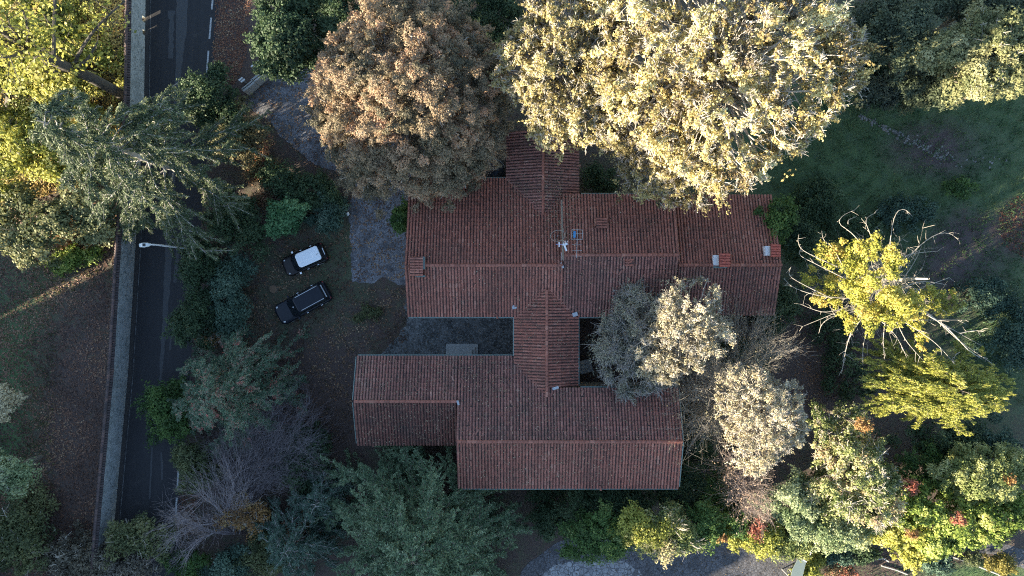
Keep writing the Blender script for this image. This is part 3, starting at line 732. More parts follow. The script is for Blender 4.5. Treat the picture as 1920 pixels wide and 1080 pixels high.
# link wing
rg_ = slope_y(-8.6, -.05, .21, 4.92, 2.68, 5.86, 7); rh_ = slope_y(-7.70, -.05, 5.15, 4.92, 2.68, 5.86, 8)
ridge(rg_, (2.68, -.15, 5.92), (2.68, -8.35, 5.92), .12, seed=4)
gutter(rg_, (.13, -2.35, 4.85), (.13, -5.3, 4.85)); gutter(rh_, (5.23, -2.35, 4.85), (5.23, -7.65, 4.85))
# rear wing
ri_ = slope_y(5.2, 12.4, -.42, 4.0, 2.42, 5.10, 9, TILE_OLD); rj_ = slope_y(5.2, 12.4, 5.28, 4.0, 2.42, 5.10, 10, TILE_OLD)
ridge(ri_, (2.42, 5.7, 5.16), (2.42, 12.3, 5.16), .11, seed=5)
# south wing
PZ = lambda y: 4.75 + .372 * (-5.36 - y)
rk_ = slope(-12.18, -4.24, -5.36, 4.75, -8.70, PZ(-8.70), 11, TILE_OLD); rl_ = slope(-12.18, -4.24, -12.3, 4.70, -8.70, PZ(-8.70), 12, TILE_DEEP)
ridge(rk_, (-12.1, -8.70, PZ(-8.7) + .06), (-4.25, -8.70, PZ(-8.7) + .06), .12, seed=6)
rm_ = slope(-4.20, 2.70, -5.36, 4.75, -11.55, PZ(-11.55), 13, TILE_OLD); rn_ = slope(2.71, 12.85, -7.74, PZ(-7.74), -11.55, PZ(-11.55), 14, TILE_OLD)
ro_ = slope(-4.20, 12.85, -15.42, 5.72, -11.55, PZ(-11.55), 15)
ridge(ro_, (-4.15, -11.55, PZ(-11.55) + .06), (12.8, -11.55, PZ(-11.55) + .06), seed=7)
gutter(rk_, (-12.1, -5.28, 4.67), (.1, -5.28, 4.67)); gutter(rn_, (5.3, -7.66, PZ(-7.74) - .08), (12.8, -7.66, PZ(-7.74) - .08)); gutter(ro_, (-4.1, -15.5, 5.65), (12.8, -15.5, 5.65))
gutter(rk_, (-12.24, -5.4, 4.7), (-12.24, -8.6, PZ(-8.7) - .05), .04); gutter(rl_, (-12.24, -12.2, 4.62), (-12.24, -8.8, PZ(-8.7) - .05), .04)
gutter(rn_, (12.9, -11.5, PZ(-11.55) - .05), (12.9, -7.8, PZ(-7.74) - .05), .05); gutter(ro_, (12.9, -15.3, 5.7), (12.9, -11.6, PZ(-11.55) - .05), .05)
def body(prof, x0, x1, axis='x'):
    """walls under a roof: cross-section (across, z) drawn out along the wing"""
    vs = [((x0, a, z) if axis == 'x' else (a, x0, z)) for a, z in prof] + [((x1, a, z) if axis == 'x' else (a, x1, z)) for a, z in prof]
    n = len(prof); fs = [tuple(range(n)), tuple(range(n, 2 * n))[::-1]] + [(k, (k + 1) % n, n + (k + 1) % n, n + k) for k in range(n)]
    mb = MB(); mb.add(vs, fs); return mb.build("wall", PLASTER, house)
def gprof(a0, a1, ar, ze0, ze1, zr): return [(a0, 0), (a1, 0), (a1, ze1), (ar, zr), (a0, ze0)]
body(gprof(-1.8, 8.2, 1.734, 4.90, 3.95, 6.28), -7.85, 3.80); body(gprof(-1.8, 6.9, 2.5, 4.92, 4.98, 6.58), 3.82, 12.52); body(gprof(-1.7, 6.9, 1.753, 4.70, 4.12, 5.98), 12.55, 20.3)
body(gprof(.55, 4.8, 2.68, 4.82, 4.82, 5.62), -8.0, -1.5, 'y'); body(gprof(-.1, 4.95, 2.42, 3.9, 3.9, 4.86), 7.9, 12.1, 'y')
body([(-12.0, 0), (-5.7, 0), (-5.7, 4.64), (-8.7, 5.74), (-12.0, 4.58)], -11.85, -4.3)
body([(-15.1, 0), (-8.0, 0), (-8.0, 5.50), (-11.55, 6.82), (-15.1, 5.60)], 2.75, 12.6); body([(-15.1, 0), (-5.7, 0), (-5.7, 4.64), (-11.55, 6.82), (-15.1, 5.60)], -4.1, 2.72)
def window_s(x, y, z0, w, h, ny):   # a window on a wall facing +-y
    f = MB().box(x - w / 2 - .06, x + w / 2 + .06, min(y, y + ny * .05), max(y, y + ny * .05), z0 - .06, z0 + h + .06).build("window", WHITE, house)
    MB().box(x - w / 2, x + w / 2, min(y + ny * .053, y + ny * .065), max(y + ny * .053, y + ny * .065), z0, z0 + h).build("pane", plain("window_glass", (.02, .025, .03), .08, 0, .1), f)
for x in (-6.2, -3.2): window_s(x, -1.8, 1.3, 1.2, 1.4, -1)
for x in (-10.2, -6.5): window_s(x, -5.7, 1.3, 1.2, 1.4, 1)

def chimney(x, y, zb, w, d, h, rot=0, metal=None, seed=0, side=-1, capm=None):
    """plastered stack, tiled cap and lead flashing"""
    z = zb; st = MB().box(x - w / 2, x + w / 2, y - d / 2, y + d / 2, z - 1.0, z + h).build("chimney", [PLASTER], house)
    s = np.array([-side * w, 0, .16]); L = np.linalg.norm(s)
    roof_slope((x + side * (w / 2 + .1), y - d / 2 - .1, z + h + .03), (0, 1, 0), d + .2, np.array([-side * (w + .2), 0, .16]) , w + .2, seed, capm or REDT, st, sp=.2, name="cap", under=.04)
    if metal: MB().box(x + metal[0], x + metal[1], y + metal[2], y + metal[3], z - .6, z + metal[4]).build("flashing", GUTTER if metal[5] else WHITE, st)
REDT = tilemat("bright_red_tiles", [(.28, .06, .045), (.40, .085, .06), (.48, .12, .085), (.52, .16, .11)], .1)
p = P(781, 500, 6.8); chimney(p[0], p[1], 6.6, .75, 1.25, .25, seed=31, metal=(.40, .62, -.2, .75, .30, 1), side=1, capm=TILE)
MB().box(p[0] - .1, p[0] + .62, p[1] - .78, p[1] - .66, 5.6, 6.75).build("flashing", GUTTER, house)
p = P(1357, 488, 6.6); chimney(p[0], p[1], 6.2, .62, .85, .4, seed=32, metal=(-.72, -.33, -.38, .40, .22, 0), side=1)
MB().box(p[0] - .70, p[0] + .35, p[1] - .58, p[1] - .46, 5.4, 6.35).build("flashing", GUTTER, house)
p = P(1452, 470, 6.6); chimney(p[0], p[1], 5.9, .55, .75, .7, seed=33, metal=(-.62, -.30, -.36, .36, .55, 0), side=1)
p = P(1127, 418, 6.3); chimney(p[0], p[1], 5.9, .62, .62, .35, seed=34, side=1, capm=TILE)
p = P(1181, 492, 6.7); chimney(p[0], p[1], 6.45, .38, .38, .2, seed=35, side=-1, capm=TILE)
for a, c in (((-.0, -1.62), (.35, -1.32)), ((4.7, -2.2), (5.1, -1.9)), ((3.1, -7.8), (3.6, -7.6)), ((-4.2, -8.95), (-4.05, -8.6)), ((2.2, 5.0), (2.55, 5.4)), ((3.76, 1.5), (3.92, 1.75))):
    zz = 5.35 if c[1] < 1 and c[1] > -3 else (5.85 if c[1] < -7 and a[0] > 0 else 6.2 if a[0] < 0 else 5.2 if c[1] > 5 else 6.62)
    MB().box(a[0], c[0], a[1], c[1], zz - .3, zz, rot=.3).build("flashing", METAL, house)
# ---------------------------------------------------------------- cars
GLASS, nt, b = newmat("car_glass"); b.inputs["Base Color"].default_value = (.012, .016, .02, 1); b.inputs["Roughness"].default_value = .06; b.inputs["Coat Weight"].default_value = .3
def carpaint(name, col):
    m, nt, b = newmat(name); n = noise(nt, 3, 5, .7)
    c = mix(nt, ramp(nt, [(.55, (0, 0, 0)), (.75, (.12, .12, .12))], n), col, (.10, .09, .08)); nt.links.new(c, b.inputs["Base Color"])
    b.inputs["Roughness"].default_value = .35; b.inputs["Metallic"].default_value = 0; b.inputs["Specular IOR Level"].default_value = .3; b.inputs["Coat Weight"].default_value = .15; b.inputs["Coat Roughness"].default_value = .08
    return m
CAR_BLACK = carpaint("dark_brown_car_paint", (.012, .009, .010)); CAR_NAVY = carpaint("dark_blue_car_paint", (.005, .008, .016))
CAR_WHITE, nt, b = newmat("white_car_roof"); b.inputs["Base Color"].default_value = (.88, .90, .93, 1); b.inputs["Roughness"].default_value = .25
CHROME, nt, b = newmat("chrome"); b.inputs["Base Color"].default_value = (.8, .8, .8, 1); b.inputs["Metallic"].default_value = 1; b.inputs["Roughness"].default_value = .15
LAMP, nt, b = newmat("lamp_glass"); b.inputs["Base Color"].default_value = (.7, .7, .7, 1); b.inputs["Roughness"].default_value = .1
TAIL, nt, b = newmat("tail_lamp_red"); b.inputs["Base Color"].default_value = (.25, .02, .02, 1); b.inputs["Roughness"].default_value = .15
def outline(x0, x1, hw, rf, rr, n=6, bow=.06):
    """rounded plan outline, x1 = nose"""
    pts = []
    for cx, cy, r, a0 in ((x1 - rf, hw - rf, rf, 0), (x0 + rr, hw - rr, rr, 90), (x0 + rr, -hw + rr, rr, 180), (x1 - rf, -hw + rf, rf, 270)):
        for k in range(n + 1):
            a = R_(a0 + 90 * k / n); pts.append((cx + r * math.cos(a), cy + r * math.sin(a)))
    return [(x + bow * (1 - (y / hw) ** 2) * (1 if x > (x0 + x1) / 2 else -1) * (abs(x - (x0 + x1) / 2) / ((x1 - x0) / 2)) ** 4, y) for x, y in pts]
def loft(mb, levels, cap=True):
    n = len(levels[0]); vs = [p for l in levels for p in l]
    fs = [(i * n + k, i * n + (k + 1) % n, (i + 1) * n + (k + 1) % n, (i + 1) * n + k) for i in range(len(levels) - 1) for k in range(n)]
    if cap: fs.append(tuple((len(levels) - 1) * n + k for k in range(n)))
    mb.add(vs, fs)
def car(name, label, px, py, head, L, W, H, paint, roofm, roof, ws, rg, rails=False, estate=False):
    c = P(px, py, .7); root = empty(name, (c[0], c[1], 0), label, "car", "cars parked on the leaf-strewn drive", R_(head))
    hw, h2 = W / 2, L / 2; belt = H * .63
    def lev(z, ins, drop=.0): return [(x, y, z - drop * max(0, x / h2) ** 3 * H - .02 * H * max(0, -x / h2) ** 3) for x, y in outline(-h2 + ins, h2 - ins, hw - ins, .42 - ins * .4, .28 - ins * .3)]
    mb = MB(); loft(mb, [lev(.22, .10), lev(.32, .02), lev(.50, 0), lev(belt - .12, .02, .05), lev(belt - .02, .07, .10), lev(belt, .15, .10), lev(belt + .012, .34, .09)])
    mb.build("body", paint, root, smooth=True)
    # bonnet shut line and panel as a slightly raised pressing
    bo = [(x, y, belt + .03 - .10 * max(0, x / h2) ** 3 * H) for x, y in outline(ws + .06, h2 - .22, hw - .26, .25, .08, bow=.04)]
    mb = MB(); loft(mb, [[(x, y, z - .03) for x, y, z in bo], bo]); mb.build("bonnet", paint, root, smooth=False)
    base = outline(rg, ws, hw - .11, .30, .16, bow=.05); top = outline(roof[0], roof[1], hw - .27, .22, .14, bow=.03)
    mb = MB(); loft(mb, [[(x, y, belt) for x, y in base], [(x, y, H - .05) for x, y in top]]); mb.build("windows", GLASS, root, smooth=False)
    # pillars in body colour
    n = len(base)
    for idx in (3, 10, 17, 24):
        mb = MB(); a, t = base[idx], top[idx]; s = 1.01; mb.tube([(a[0] * s, a[1] * s, belt), (t[0] * s, t[1] * s, H - .04)], .045, .04, 6); mb.build("pillar", paint, root)
    for x in ((roof[0] + roof[1]) / 2 + .1, (roof[0] + roof[1]) / 2 - .75):
        for s in (1, -1): MB().tube([(x + .1, s * (hw - .125), belt), (x, s * (hw - .27), H - .05)], .035, .03, 6).build("pillar", paint, root)
    r1 = outline(roof[0] - .03, roof[1] + .03, hw - .245, .24, .15, bow=.03); r2 = outline(roof[0] + .03, roof[1] - .03, hw - .31, .22, .13, bow=.03)
    mb = MB(); loft(mb, [[(x, y, H - .055) for x, y in r1], [(x, y, H - .02) for x, y in r1], [(x, y, H) for x, y in r2]]); mb.build("roof", roofm, root)
    for s in (1, -1):
        MB().box(ws - .42, ws - .26, s * (hw + .09) - .10, s * (hw + .09) + .10, belt - .04, belt + .12).build("mirror", CHROME if roofm is CAR_WHITE else paint, root, bevel=.03)
        x0 = h2 - .36
        mb = MB(); mb.lathe([(.0, .0), (.13, .0), (.12, .05), (.06, .09)], 12); hd = mb.build("headlight", LAMP, root, smooth=True); hd.location = (x0 + .02, s * (hw - .27), belt - .16); 
        MB().box(-h2 + .03, -h2 + .14, s * (hw - .24) - .11, s * (hw - .24) + .11, belt - .32, belt - .06).build("tail_light", TAIL, root, bevel=.02)
        for i, x in enumerate((h2 - .78, -h2 + .72)):
            mb = MB(); mb.tube([(x, s * (hw - .24), .31), (x, s * (hw - .02), .31)], .31, k=18); wl = mb.build("wheel", BLACK, root)
            mb = MB(); mb.tube([(x, s * (hw - .02), .31), (x, s * (hw + .004), .31)], .19, k=14); mb.build("rim", METAL, wl)
        MB().box(roof[0] + .5, roof[0] + .66, s * (hw + .005) - .02, s * (hw + .005) + .02, belt - .16, belt - .12).build("door_handle", CHROME, root)
        MB().box(-.1, .06, s * (hw + .005) - .02, s * (hw + .005) + .02, belt - .16, belt - .12).build("door_handle", CHROME, root)
    MB().box(h2 - .03, h2 + .02, -.26, .26, .38, .49).build("number_plate", WHITE, root)
    if rails:
        for s in (1, -1):
            mb = MB(); mb.tube([(roof[0] + .05, s * (hw - .33), H - .01), (roof[0] + .15, s * (hw - .33), H + .06), (roof[1] - .25, s * (hw - .33), H + .06), (roof[1] - .15, s * (hw - .33), H - .01)], .028, k=6); mb.build("roof_rail", CHROME, root)
        MB().box(-h2 + .20, -h2 + .31, -.58, .58, H - .32, H - .28).build("rear_spoiler", METAL, root, bevel=.02)
        MB().box(ws - .45, ws - .36, -.05, .05, H - .22, H - .17).build("mirror_base", METAL, root)
    else:
        MB().box(-h2 + .06, -h2 + .11, -.3, .3, belt - .05, belt + .0).build("boot_trim", CHROME, root)
        mb = MB(); mb.tube([(roof[0] + .25, .1, H), (roof[0] + .05, .1, H + .12)], .012, k=5); mb.build("aerial", BLACK, root)
    for s in (1, -1): MB().tube([(ws - .02, s * .35, belt + .03), (ws - .25, s * .05, belt + .20)], .012, k=5).build("wiper", BLACK, root)
    return root
car("parked_car", "small dark hatchback with a white roof parked nearest the round bush", 571, 487, 203.5, 3.75, 1.70, 1.42, CAR_BLACK, CAR_WHITE, (-1.50, .42), .98, -1.75)
car("parked_car", "long dark blue estate car with silver roof rails", 568, 568, 208.5, 4.75, 1.86, 1.50, CAR_NAVY, CAR_NAVY, (-1.95, .40), 1.12, -2.22, rails=True)

# ---------------------------------------------------------------- street lamp
b0 = P(376, 469); t0 = P(281, 458.5, 8.0); root = empty("street_lamp", (b0[0], b0[1], 0), "slim grey street lamp leaning its head over the road", "street lamp")
h = np.array([t0[0] - b0[0], t0[1] - b0[1], 0])
mb = MB(); mb.tube([(0, 0, -.1), (0, 0, 3), (0, 0, 6.6), (h[0] * .25, h[1] * .25, 7.6), (h[0] * .8, h[1] * .8, 8.0), (h[0], h[1], 8.02)], .09, .05, 10); mb.build("pole", plain("pale_grey_paint", (.6, .61, .64), .4, .1, .05), root, smooth=True)
mb = MB(); mb.lathe([(.17, -.1), (.17, .05), (.10, .25), (.09, .5)], 14); mb.build("pole_base", METAL, root)
mb = MB(); d = unit(h); n_ = np.array([-d[1], d[0], 0])
c0 = h + d * -.05
def fr(a, w, z): p = c0 + d * a + n_ * w; return (p[0], p[1], z)
st = [(0, .07, 8.06, 7.98), (.2, .16, 8.12, 7.95), (.55, .19, 8.13, 7.93), (.8, .13, 8.08, 7.95)]
vs = []
for a, w, zt, zb in st: vs += [fr(a, -w, zb), fr(a, w, zb), fr(a, w * .8, zt), fr(a, -w * .8, zt)]
fs = [(i * 4 + k, i * 4 + (k + 1) % 4, (i + 1) * 4 + (k + 1) % 4, (i + 1) * 4 + k) for i in range(3) for k in range(4)] + [(0, 1, 2, 3), (15, 14, 13, 12)]
mb.add(vs, fs); hd = mb.build("lamp_head", plain("pale_metal", (.62, .63, .62), .4, .2, .05), root, bevel=.02)
mb = MB(); mb.box(-.10, .10, -.10, .10, 0, .03); o = mb.build("sensor_plate", BLACK, hd); o.location = fr(.42, 0, 8.132)

# ---------------------------------------------------------------- gate beside the drive
c = P(478, 150, 1.2); root = empty("garden_gate", (c[0], c[1], 0), "low gate with two grey coping beams at the end of the drive", "gate", None, math.atan2(P(457, 170)[1] * -1 + P(503, 133)[1], (503 - 457) / 22.0))
MB().box(-1.35, -.15, -.20, -.03, 0, 1.25).build("pier", CONC, root, bevel=.03); MB().box(-.13, 1.35, -.14, .0, 0, 1.25).build("pier", CONC, root, bevel=.03); MB().box(-1.35, -.2, .06, .16, 0, 1.2).build("coping_beam", CONC, root, bevel=.02); MB().box(-.1, 1.2, .10, .20, 0, 1.2).build("coping_beam", CONC, root, bevel=.02)
MB().box(-.3, 1.2, .30, .34, .1, 1.0).build("gate_leaf", METAL, root)
for x in (-1.2, -.9, -.6, 0, .4, .8, 1.2): MB().box(x - .02, x + .02, .12, .2, 0, 1.1).build("bar", METAL, root)
c = P(471, 124, 1.0); root = empty("barrier_rail", (c[0], c[1], 0), "white barrier rail lying open beyond the gate", "rail", None, R_(38))
MB().box(-.05, 1.05, -.05, .05, .85, .97).build("rail", WHITE, root); MB().box(.0, .1, -.04, .04, 0, .84).build("post", METAL, root); MB().box(.9, 1.0, -.04, .04, 0, .84).build("post", METAL, root)
for px, py, lb in ((451, 148, "small white reflector post outermost at the gate"), (455, 151, "small white reflector post next to the gate pier")):
    c = P(px, py, .8); root = empty("reflector_post", (c[0], c[1], 0), lb, "post", None, R_(38)); MB().box(-.05, .05, -.05, .05, 0, .7).build("post", METAL, root); MB().box(-.20, .20, -.07, .07, .70, .80).build("reflector", WHITE, root)

# ---------------------------------------------------------------- small things in the yards
c = P(866, 656, .3); root = empty("stone_steps", (c[0], c[1], 0), "pale stone steps against the south wing in the courtyard", "steps")
MB().box(-1.35, 1.35, -.75, .50, 0, .16).build("step", CONC, root, bevel=.02); MB().box(-1.12, 1.12, -.75, .24, .163, .32).build("step", CONC, root, bevel=.02); MB().box(-.88, .88, -.75, -.02, .323, .48).build("step", CONC, root, bevel=.02)
c = P(1098, 687, .7); root = empty("garden_table", (c[0], c[1], 0), "square grey slatted table in the dark yard", "table", None, R_(14))
for k in range(3): MB().box(-.55, .55, -.55 + k * .375, -.2 + k * .375, .70, .74).build("tabletop", CONC, root)
for x in (-.45, .45):
    for y in (-.45, .45): MB().box(x - .03, x + .03, y - .03, y + .03, 0, .7).build("leg", METAL, root)
c = P(1122, 664, .3); root = empty("bucket", (c[0], c[1], 0), "pale bucket near the edge of the grey tree", "bucket")
MB().lathe([(.13, 0), (.19, .34), (.21, .35), (.17, .33), (.12, .04)], 16).build("bucket_body", WHITE, root); MB().tube([(.19 * math.cos(a), .19 * math.sin(a) * .3 + .1, .33 + .1 * math.sin(a)) for a in np.linspace(0, math.pi, 8)], .012, k=5).build("handle", METAL, root)
c = P(925, 320, 1.6); root = empty("water_tank", (c[0], c[1], 0), "round black water tank in the recess beside the rear wing", "tank")
MB().lathe([(.95, 0), (.95, 1.4), (.85, 1.55), (.45, 1.68), (.2, 1.70)], 28).build("tank_body", plain("dark_blue_plastic", (.02, .03, .05), .35), root, smooth=False)
MB().tube([(.95 * math.cos(a), .05, 1.0 + .75 * math.sin(a)) for a in np.linspace(.1, math.pi - .1, 12)], .035, k=6).build("hoop", METAL, root)
MB().tube([(1.0 * math.cos(a), 1.0 * math.sin(a), 1.42) for a in np.linspace(.3, 3.0, 14)], .025, k=5).build("hoop", METAL, root)
c = P(512, 542, .25); root = empty("tree_stump", (c[0], c[1], 0), "cut tree stump in the leafy ground beside the cars", "stump")
rng = random.Random(4); mb = MB(); mb.lathe([(.42, -.05), (.36, .08), (.32, .24)], 18); mb.build("bark", BARK_BROWN, root); MB().lathe([(.31, .242), (.30, .252)], 18).build("cut_face", WOOD, root)
c = P(652, 401, .9); root = empty("garden_lamp", (c[0], c[1], 0), "small white globe lamp on a post at the drive edge", "lamp")
MB().tube([(0, 0, 0), (0, 0, .75)], .035, k=8).build("post", METAL, root); MB().lathe([(.04, .75), (.13, .82), (.17, .93), (.13, 1.05), (.04, 1.10)], 16).build("globe", WHITE, root, smooth=True)
c = P(1497, 1062, 2.2); root = empty("metal_canopy", (c[0], c[1], 0), "grey-green metal canopy beside the paved yard", "canopy")
mb = MB(); mb.add([(-.75, -1.3, 2.2), (.2, -1.3, 2.2), (.55, .45, 2.35), (-.05, .85, 2.38), (-.55, -.2, 2.3), (-.75, -1.3, 2.26), (.2, -1.3, 2.26), (.55, .45, 2.41), (-.05, .85, 2.44), (-.55, -.2, 2.36)], [(4, 3, 2, 1, 0), (5, 6, 7, 8, 9)] + [(k, (k + 1) % 5, 5 + (k + 1) % 5, 5 + k) for k in range(5)])
mb.build("canopy_sheet", plain("green_grey_sheet", (.17, .21, .20), .5, .2, .15), root)
mb = MB(); mb.tube([(-.05, .88, 2.45), (.58, .47, 2.45)], .04, k=6); mb.build("edge_rail", WHITE, root)
for x, y in ((-.5, -1.1), (.1, -1.1), (.4, .3)): MB().box(x - .04, x + .04, y - .04, y + .04, 0, 2.2).build("post", METAL, root)
c = P(1522, 1030, 2.4); root = empty("washing_line_post", (c[0], c[1], 0), "pale forked post standing by the hedge and canopy", "post")
mb = MB(); mb.tube([(0, 0, 0), (.05, 0, 1.6), (.1, .2, 2.5)], .05, .04, 8); mb.build("post", METAL, root)
MB().tube([(-.10, -.55, 2.3), (.25, .85, 2.6)], .035, k=6).build("arm", WHITE, root); MB().tube([(-.30, .35, 2.45), (.12, -.15, 2.4)], .03, k=6).build("arm", WHITE, root)
def edging(pts, z, lb):
    o = P(*pts[0]); root = empty("path_edging", (o[0], o[1], 0), lb, "edging")
    mb = MB(); mb.tube([tuple(P(*p) - o + np.array([0, 0, z])) for p in pts], .06, k=6); mb.build("edging_board", CONC, root)
edging([(1652, 1060), (1680, 1068), (1700, 1076)], .1, "pale edging board between the lit shrub and the lawn")
edging([(1782, 1043), (1800, 1048), (1830, 1060), (1870, 1076), (1900, 1092)], .1, "pale edging curving along the mown lawn")
edging([(1640, 1048), (1655, 1046), (1665, 1052)], .12, "short edging board beside the dark bush")

# ---------------------------------------------------------------- roof antennas
def ant(px, py, z, lb, rot, kind):
    c = P(px, py, z + 1.6); root = empty("tv_antenna", (c[0], c[1], z), lb, "antenna", None, rot)
    MB().tube([(0, 0, -.1), (0, 0, 1.7)], .028, k=8).build("mast", METAL, root)
    if kind == 'yagi':
        MB().tube([(0, -1.15, 1.6), (0, 1.0, 1.6)], .022, k=6).build("boom", METAL, root)
        for k in range(5): MB().tube([(-.38, -1.0 + k * .42, 1.62), (.38, -1.0 + k * .42, 1.62)], .012, k=5).build("element", METAL, root)
        for x in (-.42, .38): MB().tube([(x, .25, 1.5), (x, .95, 1.75)], .014, k=5).build("reflector_bar", METAL, root)
        MB().tube([(-.42, .95, 1.75), (.38, .95, 1.75)], .014, k=5).build("reflector_bar", METAL, root)
        MB().tube([(-.42, .25, 1.5), (.38, .25, 1.5)], .014, k=5).build("reflector_bar", METAL, root)
        MB().box(-.30, -.14, .35, .85, 1.58, 1.70).build("signal_box", plain("blue_plastic", (.05, .22, .45), .4), root)
    elif kind == 'loop':
        MB().tube([(.55 * math.cos(a) , .42 * math.sin(a), 1.5 + .08 * math.sin(2 * a)) for a in np.linspace(0, 6.3, 22)], .016, k=5).build("cable_loop", TWIG_PALE, root)
        MB().tube([(.35, 1.1, .3), (.5, .5, 1.2), (.55, -.2, 1.5)], .014, k=5).build("cable", TWIG_PALE, root)
        MB().tube([(-.2, .2, 1.5), (-.3, -.25, 1.5), (.3, -.42, 1.45), (.7, .3, 1.5)], .014, k=5).build("cable", TWIG_PALE, root)
    else:
        MB().tube([(-.62, 0, 1.55), (.3, .0, 1.6)], .03, k=6).build("boom", plain("violet_metal", (.30, .30, .5), .4, .3), root)
        MB().box(-.42, -.34, -.2, .16, 1.5, 1.62).build("director", WHITE, root)
        MB().box(-.12, .24, -.06, .06, 1.52, 1.66, rot=.2).build("feed_box", WHITE, root); MB().box(.02, .14, -.52, -.02, 1.56, 1.68, rot=.35).build("feed_arm", WHITE, root)
        for k in range(3): MB().tube([(-.1 + .1 * k, -.1, 1.64), (.0 + .12 * k, .25, 1.66)], .02, k=5).build("element", WHITE, root)
ant(1082, 455, 6.0, "grid antenna with a blue box on the house roof", R_(-2), 'yagi')
ant(1046, 442, 5.6, "looped cable antenna beside the roof step", R_(8), 'loop')
ant(1058, 458, 6.3, "white feed antenna on the short ridge mast", R_(0), 'feed')
c = P(1053, 493, 6.8); root = empty("mast_stay", (c[0], c[1], 6.4), "thin pale stay rod standing at the ridge end", "rod"); MB().tube([(0, 0, 0), (-.02, .8, .4)], .015, k=5).build("rod", METAL, root); MB().lathe([(.05, .0), (.06, .1), (.03, .16)], 8).build("clamp", WHITE, root)
# ---------------------------------------------------------------- plants
YEL = [(.12, .09, .055), (.36, .28, .11), (.62, .52, .21), (.82, .75, .42)]
YEL2 = [(.10, .085, .045), (.26, .21, .09), (.48, .40, .16), (.68, .58, .32)]
BRN = [(.09, .085, .055), (.18, .155, .095), (.29, .225, .145), (.42, .30, .19), (.56, .34, .21)]
GRY = [(.14, .12, .08), (.31, .27, .17), (.54, .47, .30), (.76, .67, .47)]
GRYT = [(.14, .14, .10), (.26, .25, .18), (.38, .36, .26), (.52, .49, .36)]  # greyer copy of the cream ramp, with shade put into its colour
DKG = [(.016, .034, .015), (.034, .064, .028), (.06, .10, .045), (.10, .15, .07)]
BLG = [(.025, .055, .04), (.055, .10, .07), (.095, .16, .11), (.17, .24, .17)]
MDG = [(.03, .06, .018), (.06, .12, .03), (.12, .20, .05), (.22, .30, .09)]
BRG = [(.035, .065, .015), (.11, .17, .03), (.27, .35, .07), (.52, .55, .16)]
YGR = [(.09, .11, .02), (.24, .26, .05), (.46, .44, .09), (.64, .58, .20)]
OLV = [(.05, .07, .03), (.11, .13, .055), (.20, .21, .09), (.32, .31, .15)]
OLR = [(.06, .07, .03), (.14, .13, .06), (.24, .19, .10), (.34, .16, .10), (.40, .10, .07)]
PAL = [(.09, .14, .06), (.21, .27, .13), (.37, .42, .23), (.55, .57, .36)]
CRM = [(.06, .09, .025), (.16, .20, .06), (.34, .36, .14), (.58, .56, .28), (.46, .32, .20)]
CED = [(.03, .06, .028), (.085, .14, .07), (.19, .265, .145), (.38, .46, .29)]
CEDG = [(.03, .05, .022), (.07, .10, .045), (.135, .165, .08), (.26, .28, .15)]
REDG = [(.03, .065, .035), (.08, .145, .085), (.16, .24, .15), (.30, .26, .19), (.56, .17, .14)]
RED = [(.10, .05, .03), (.26, .09, .06), (.42, .13, .09), (.30, .28, .12)]
ORN = [(.10, .06, .03), (.24, .13, .05), (.40, .22, .08), (.50, .34, .12)]
PNK = [(.20, .14, .10), (.36, .25, .18), (.50, .36, .26)]
TREES = "trees of the garden"; SHRUBS = "shrubs of the garden"
B = broadleaf
# big deciduous trees along the top
B("plane_tree", "huge golden yellow tree with pale limbs standing over the right end of the roof", "tree", 1362, 95, 298, 228, 18.5, YEL, .085, 330, .040, .45, 1, TREES, .5, BARK_PALE, .38, 11000, .17, .32, holes=.50, amp=.06, fill=.12, zlo=.2, elong=2.2, shell=.15, aspect=.75, ctw=BARK_PALE)
B("plane_tree", "sparse yellow tree with dark gaps between the brown tree and the huge golden one", "tree", 1065, 112, 138, 158, 14.5, YEL2, .085, 330, .058, .45, 2, TREES, .6, BARK_PALE, .26, 4500, .18, .28, holes=.35, amp=.10, fill=.2, zlo=.25, elong=2, shell=.15, aspect=.75, ctw=BARK_PALE)
B("plane_tree", "drooping lower yellow crown hanging over the roof edge below the huge golden one", "tree", 1250, 262, 142, 108, 13.0, YEL2[:3] + [(.72, .62, .36)], .085, 330, .06, .45, 201, TREES, .6, BARK_PALE, .22, 3800, .18, .28, holes=.35, amp=.12, fill=.2, zlo=.25, elong=2, shell=.15, ctw=BARK_GREY, rot=-.2)
B("autumn_tree", "broad brown and pinkish domed tree beside the drive", "tree", 760, 168, 200, 197, 14.5, BRN, .07, 560, .052, .62, 3, TREES, .3, BARK_GREY, .32, 500, .12, .22, holes=0.0, amp=.02, shell=.6)
B("holm_oak", "dense dark green tree between the gate and the brown tree", "tree", 545, 55, 92, 92, 9.5, DKG, .11, 260, .2, .6, 4, TREES, .2, BARK_DARK, .2, 0)
B("linden_tree", "tall park tree with bright yellow green leaves beyond the wall in the top left corner", "tree", 25, 70, 150, 120, 8.0, YGR, .11, 190, .10, .28, 5, TREES, .4, BARK_DARK, .3, 500, .2, .3, holes=.45, fill=.1, low=5.0, base=(-42.5, 14.5), amp=.1, aspect=.7, ctw=BARK_DARK)
B("linden_sapling", "low spread of yellow leaved saplings beside the wall under the dark bare trunk", "shrub", 145, 120, 95, 130, 1.0, YGR, .10, 130, .12, .4, 6, SHRUBS, .4, BARK_DARK, .2, 300, .2, .3, holes=.5, fill=.1, aspect=.7, ctw=BARK_DARK)
B("linden_tree", "half shaded green and yellow tree at the left edge above the sunlit streaks", "tree", 40, 275, 135, 105, 6.0, YGR[:3], .12, 130, .15, .4, 7, TREES, .4, BARK_DARK, .2, 300, .2, .3, holes=.35, fill=.3, aspect=.7, ctw=BARK_DARK)
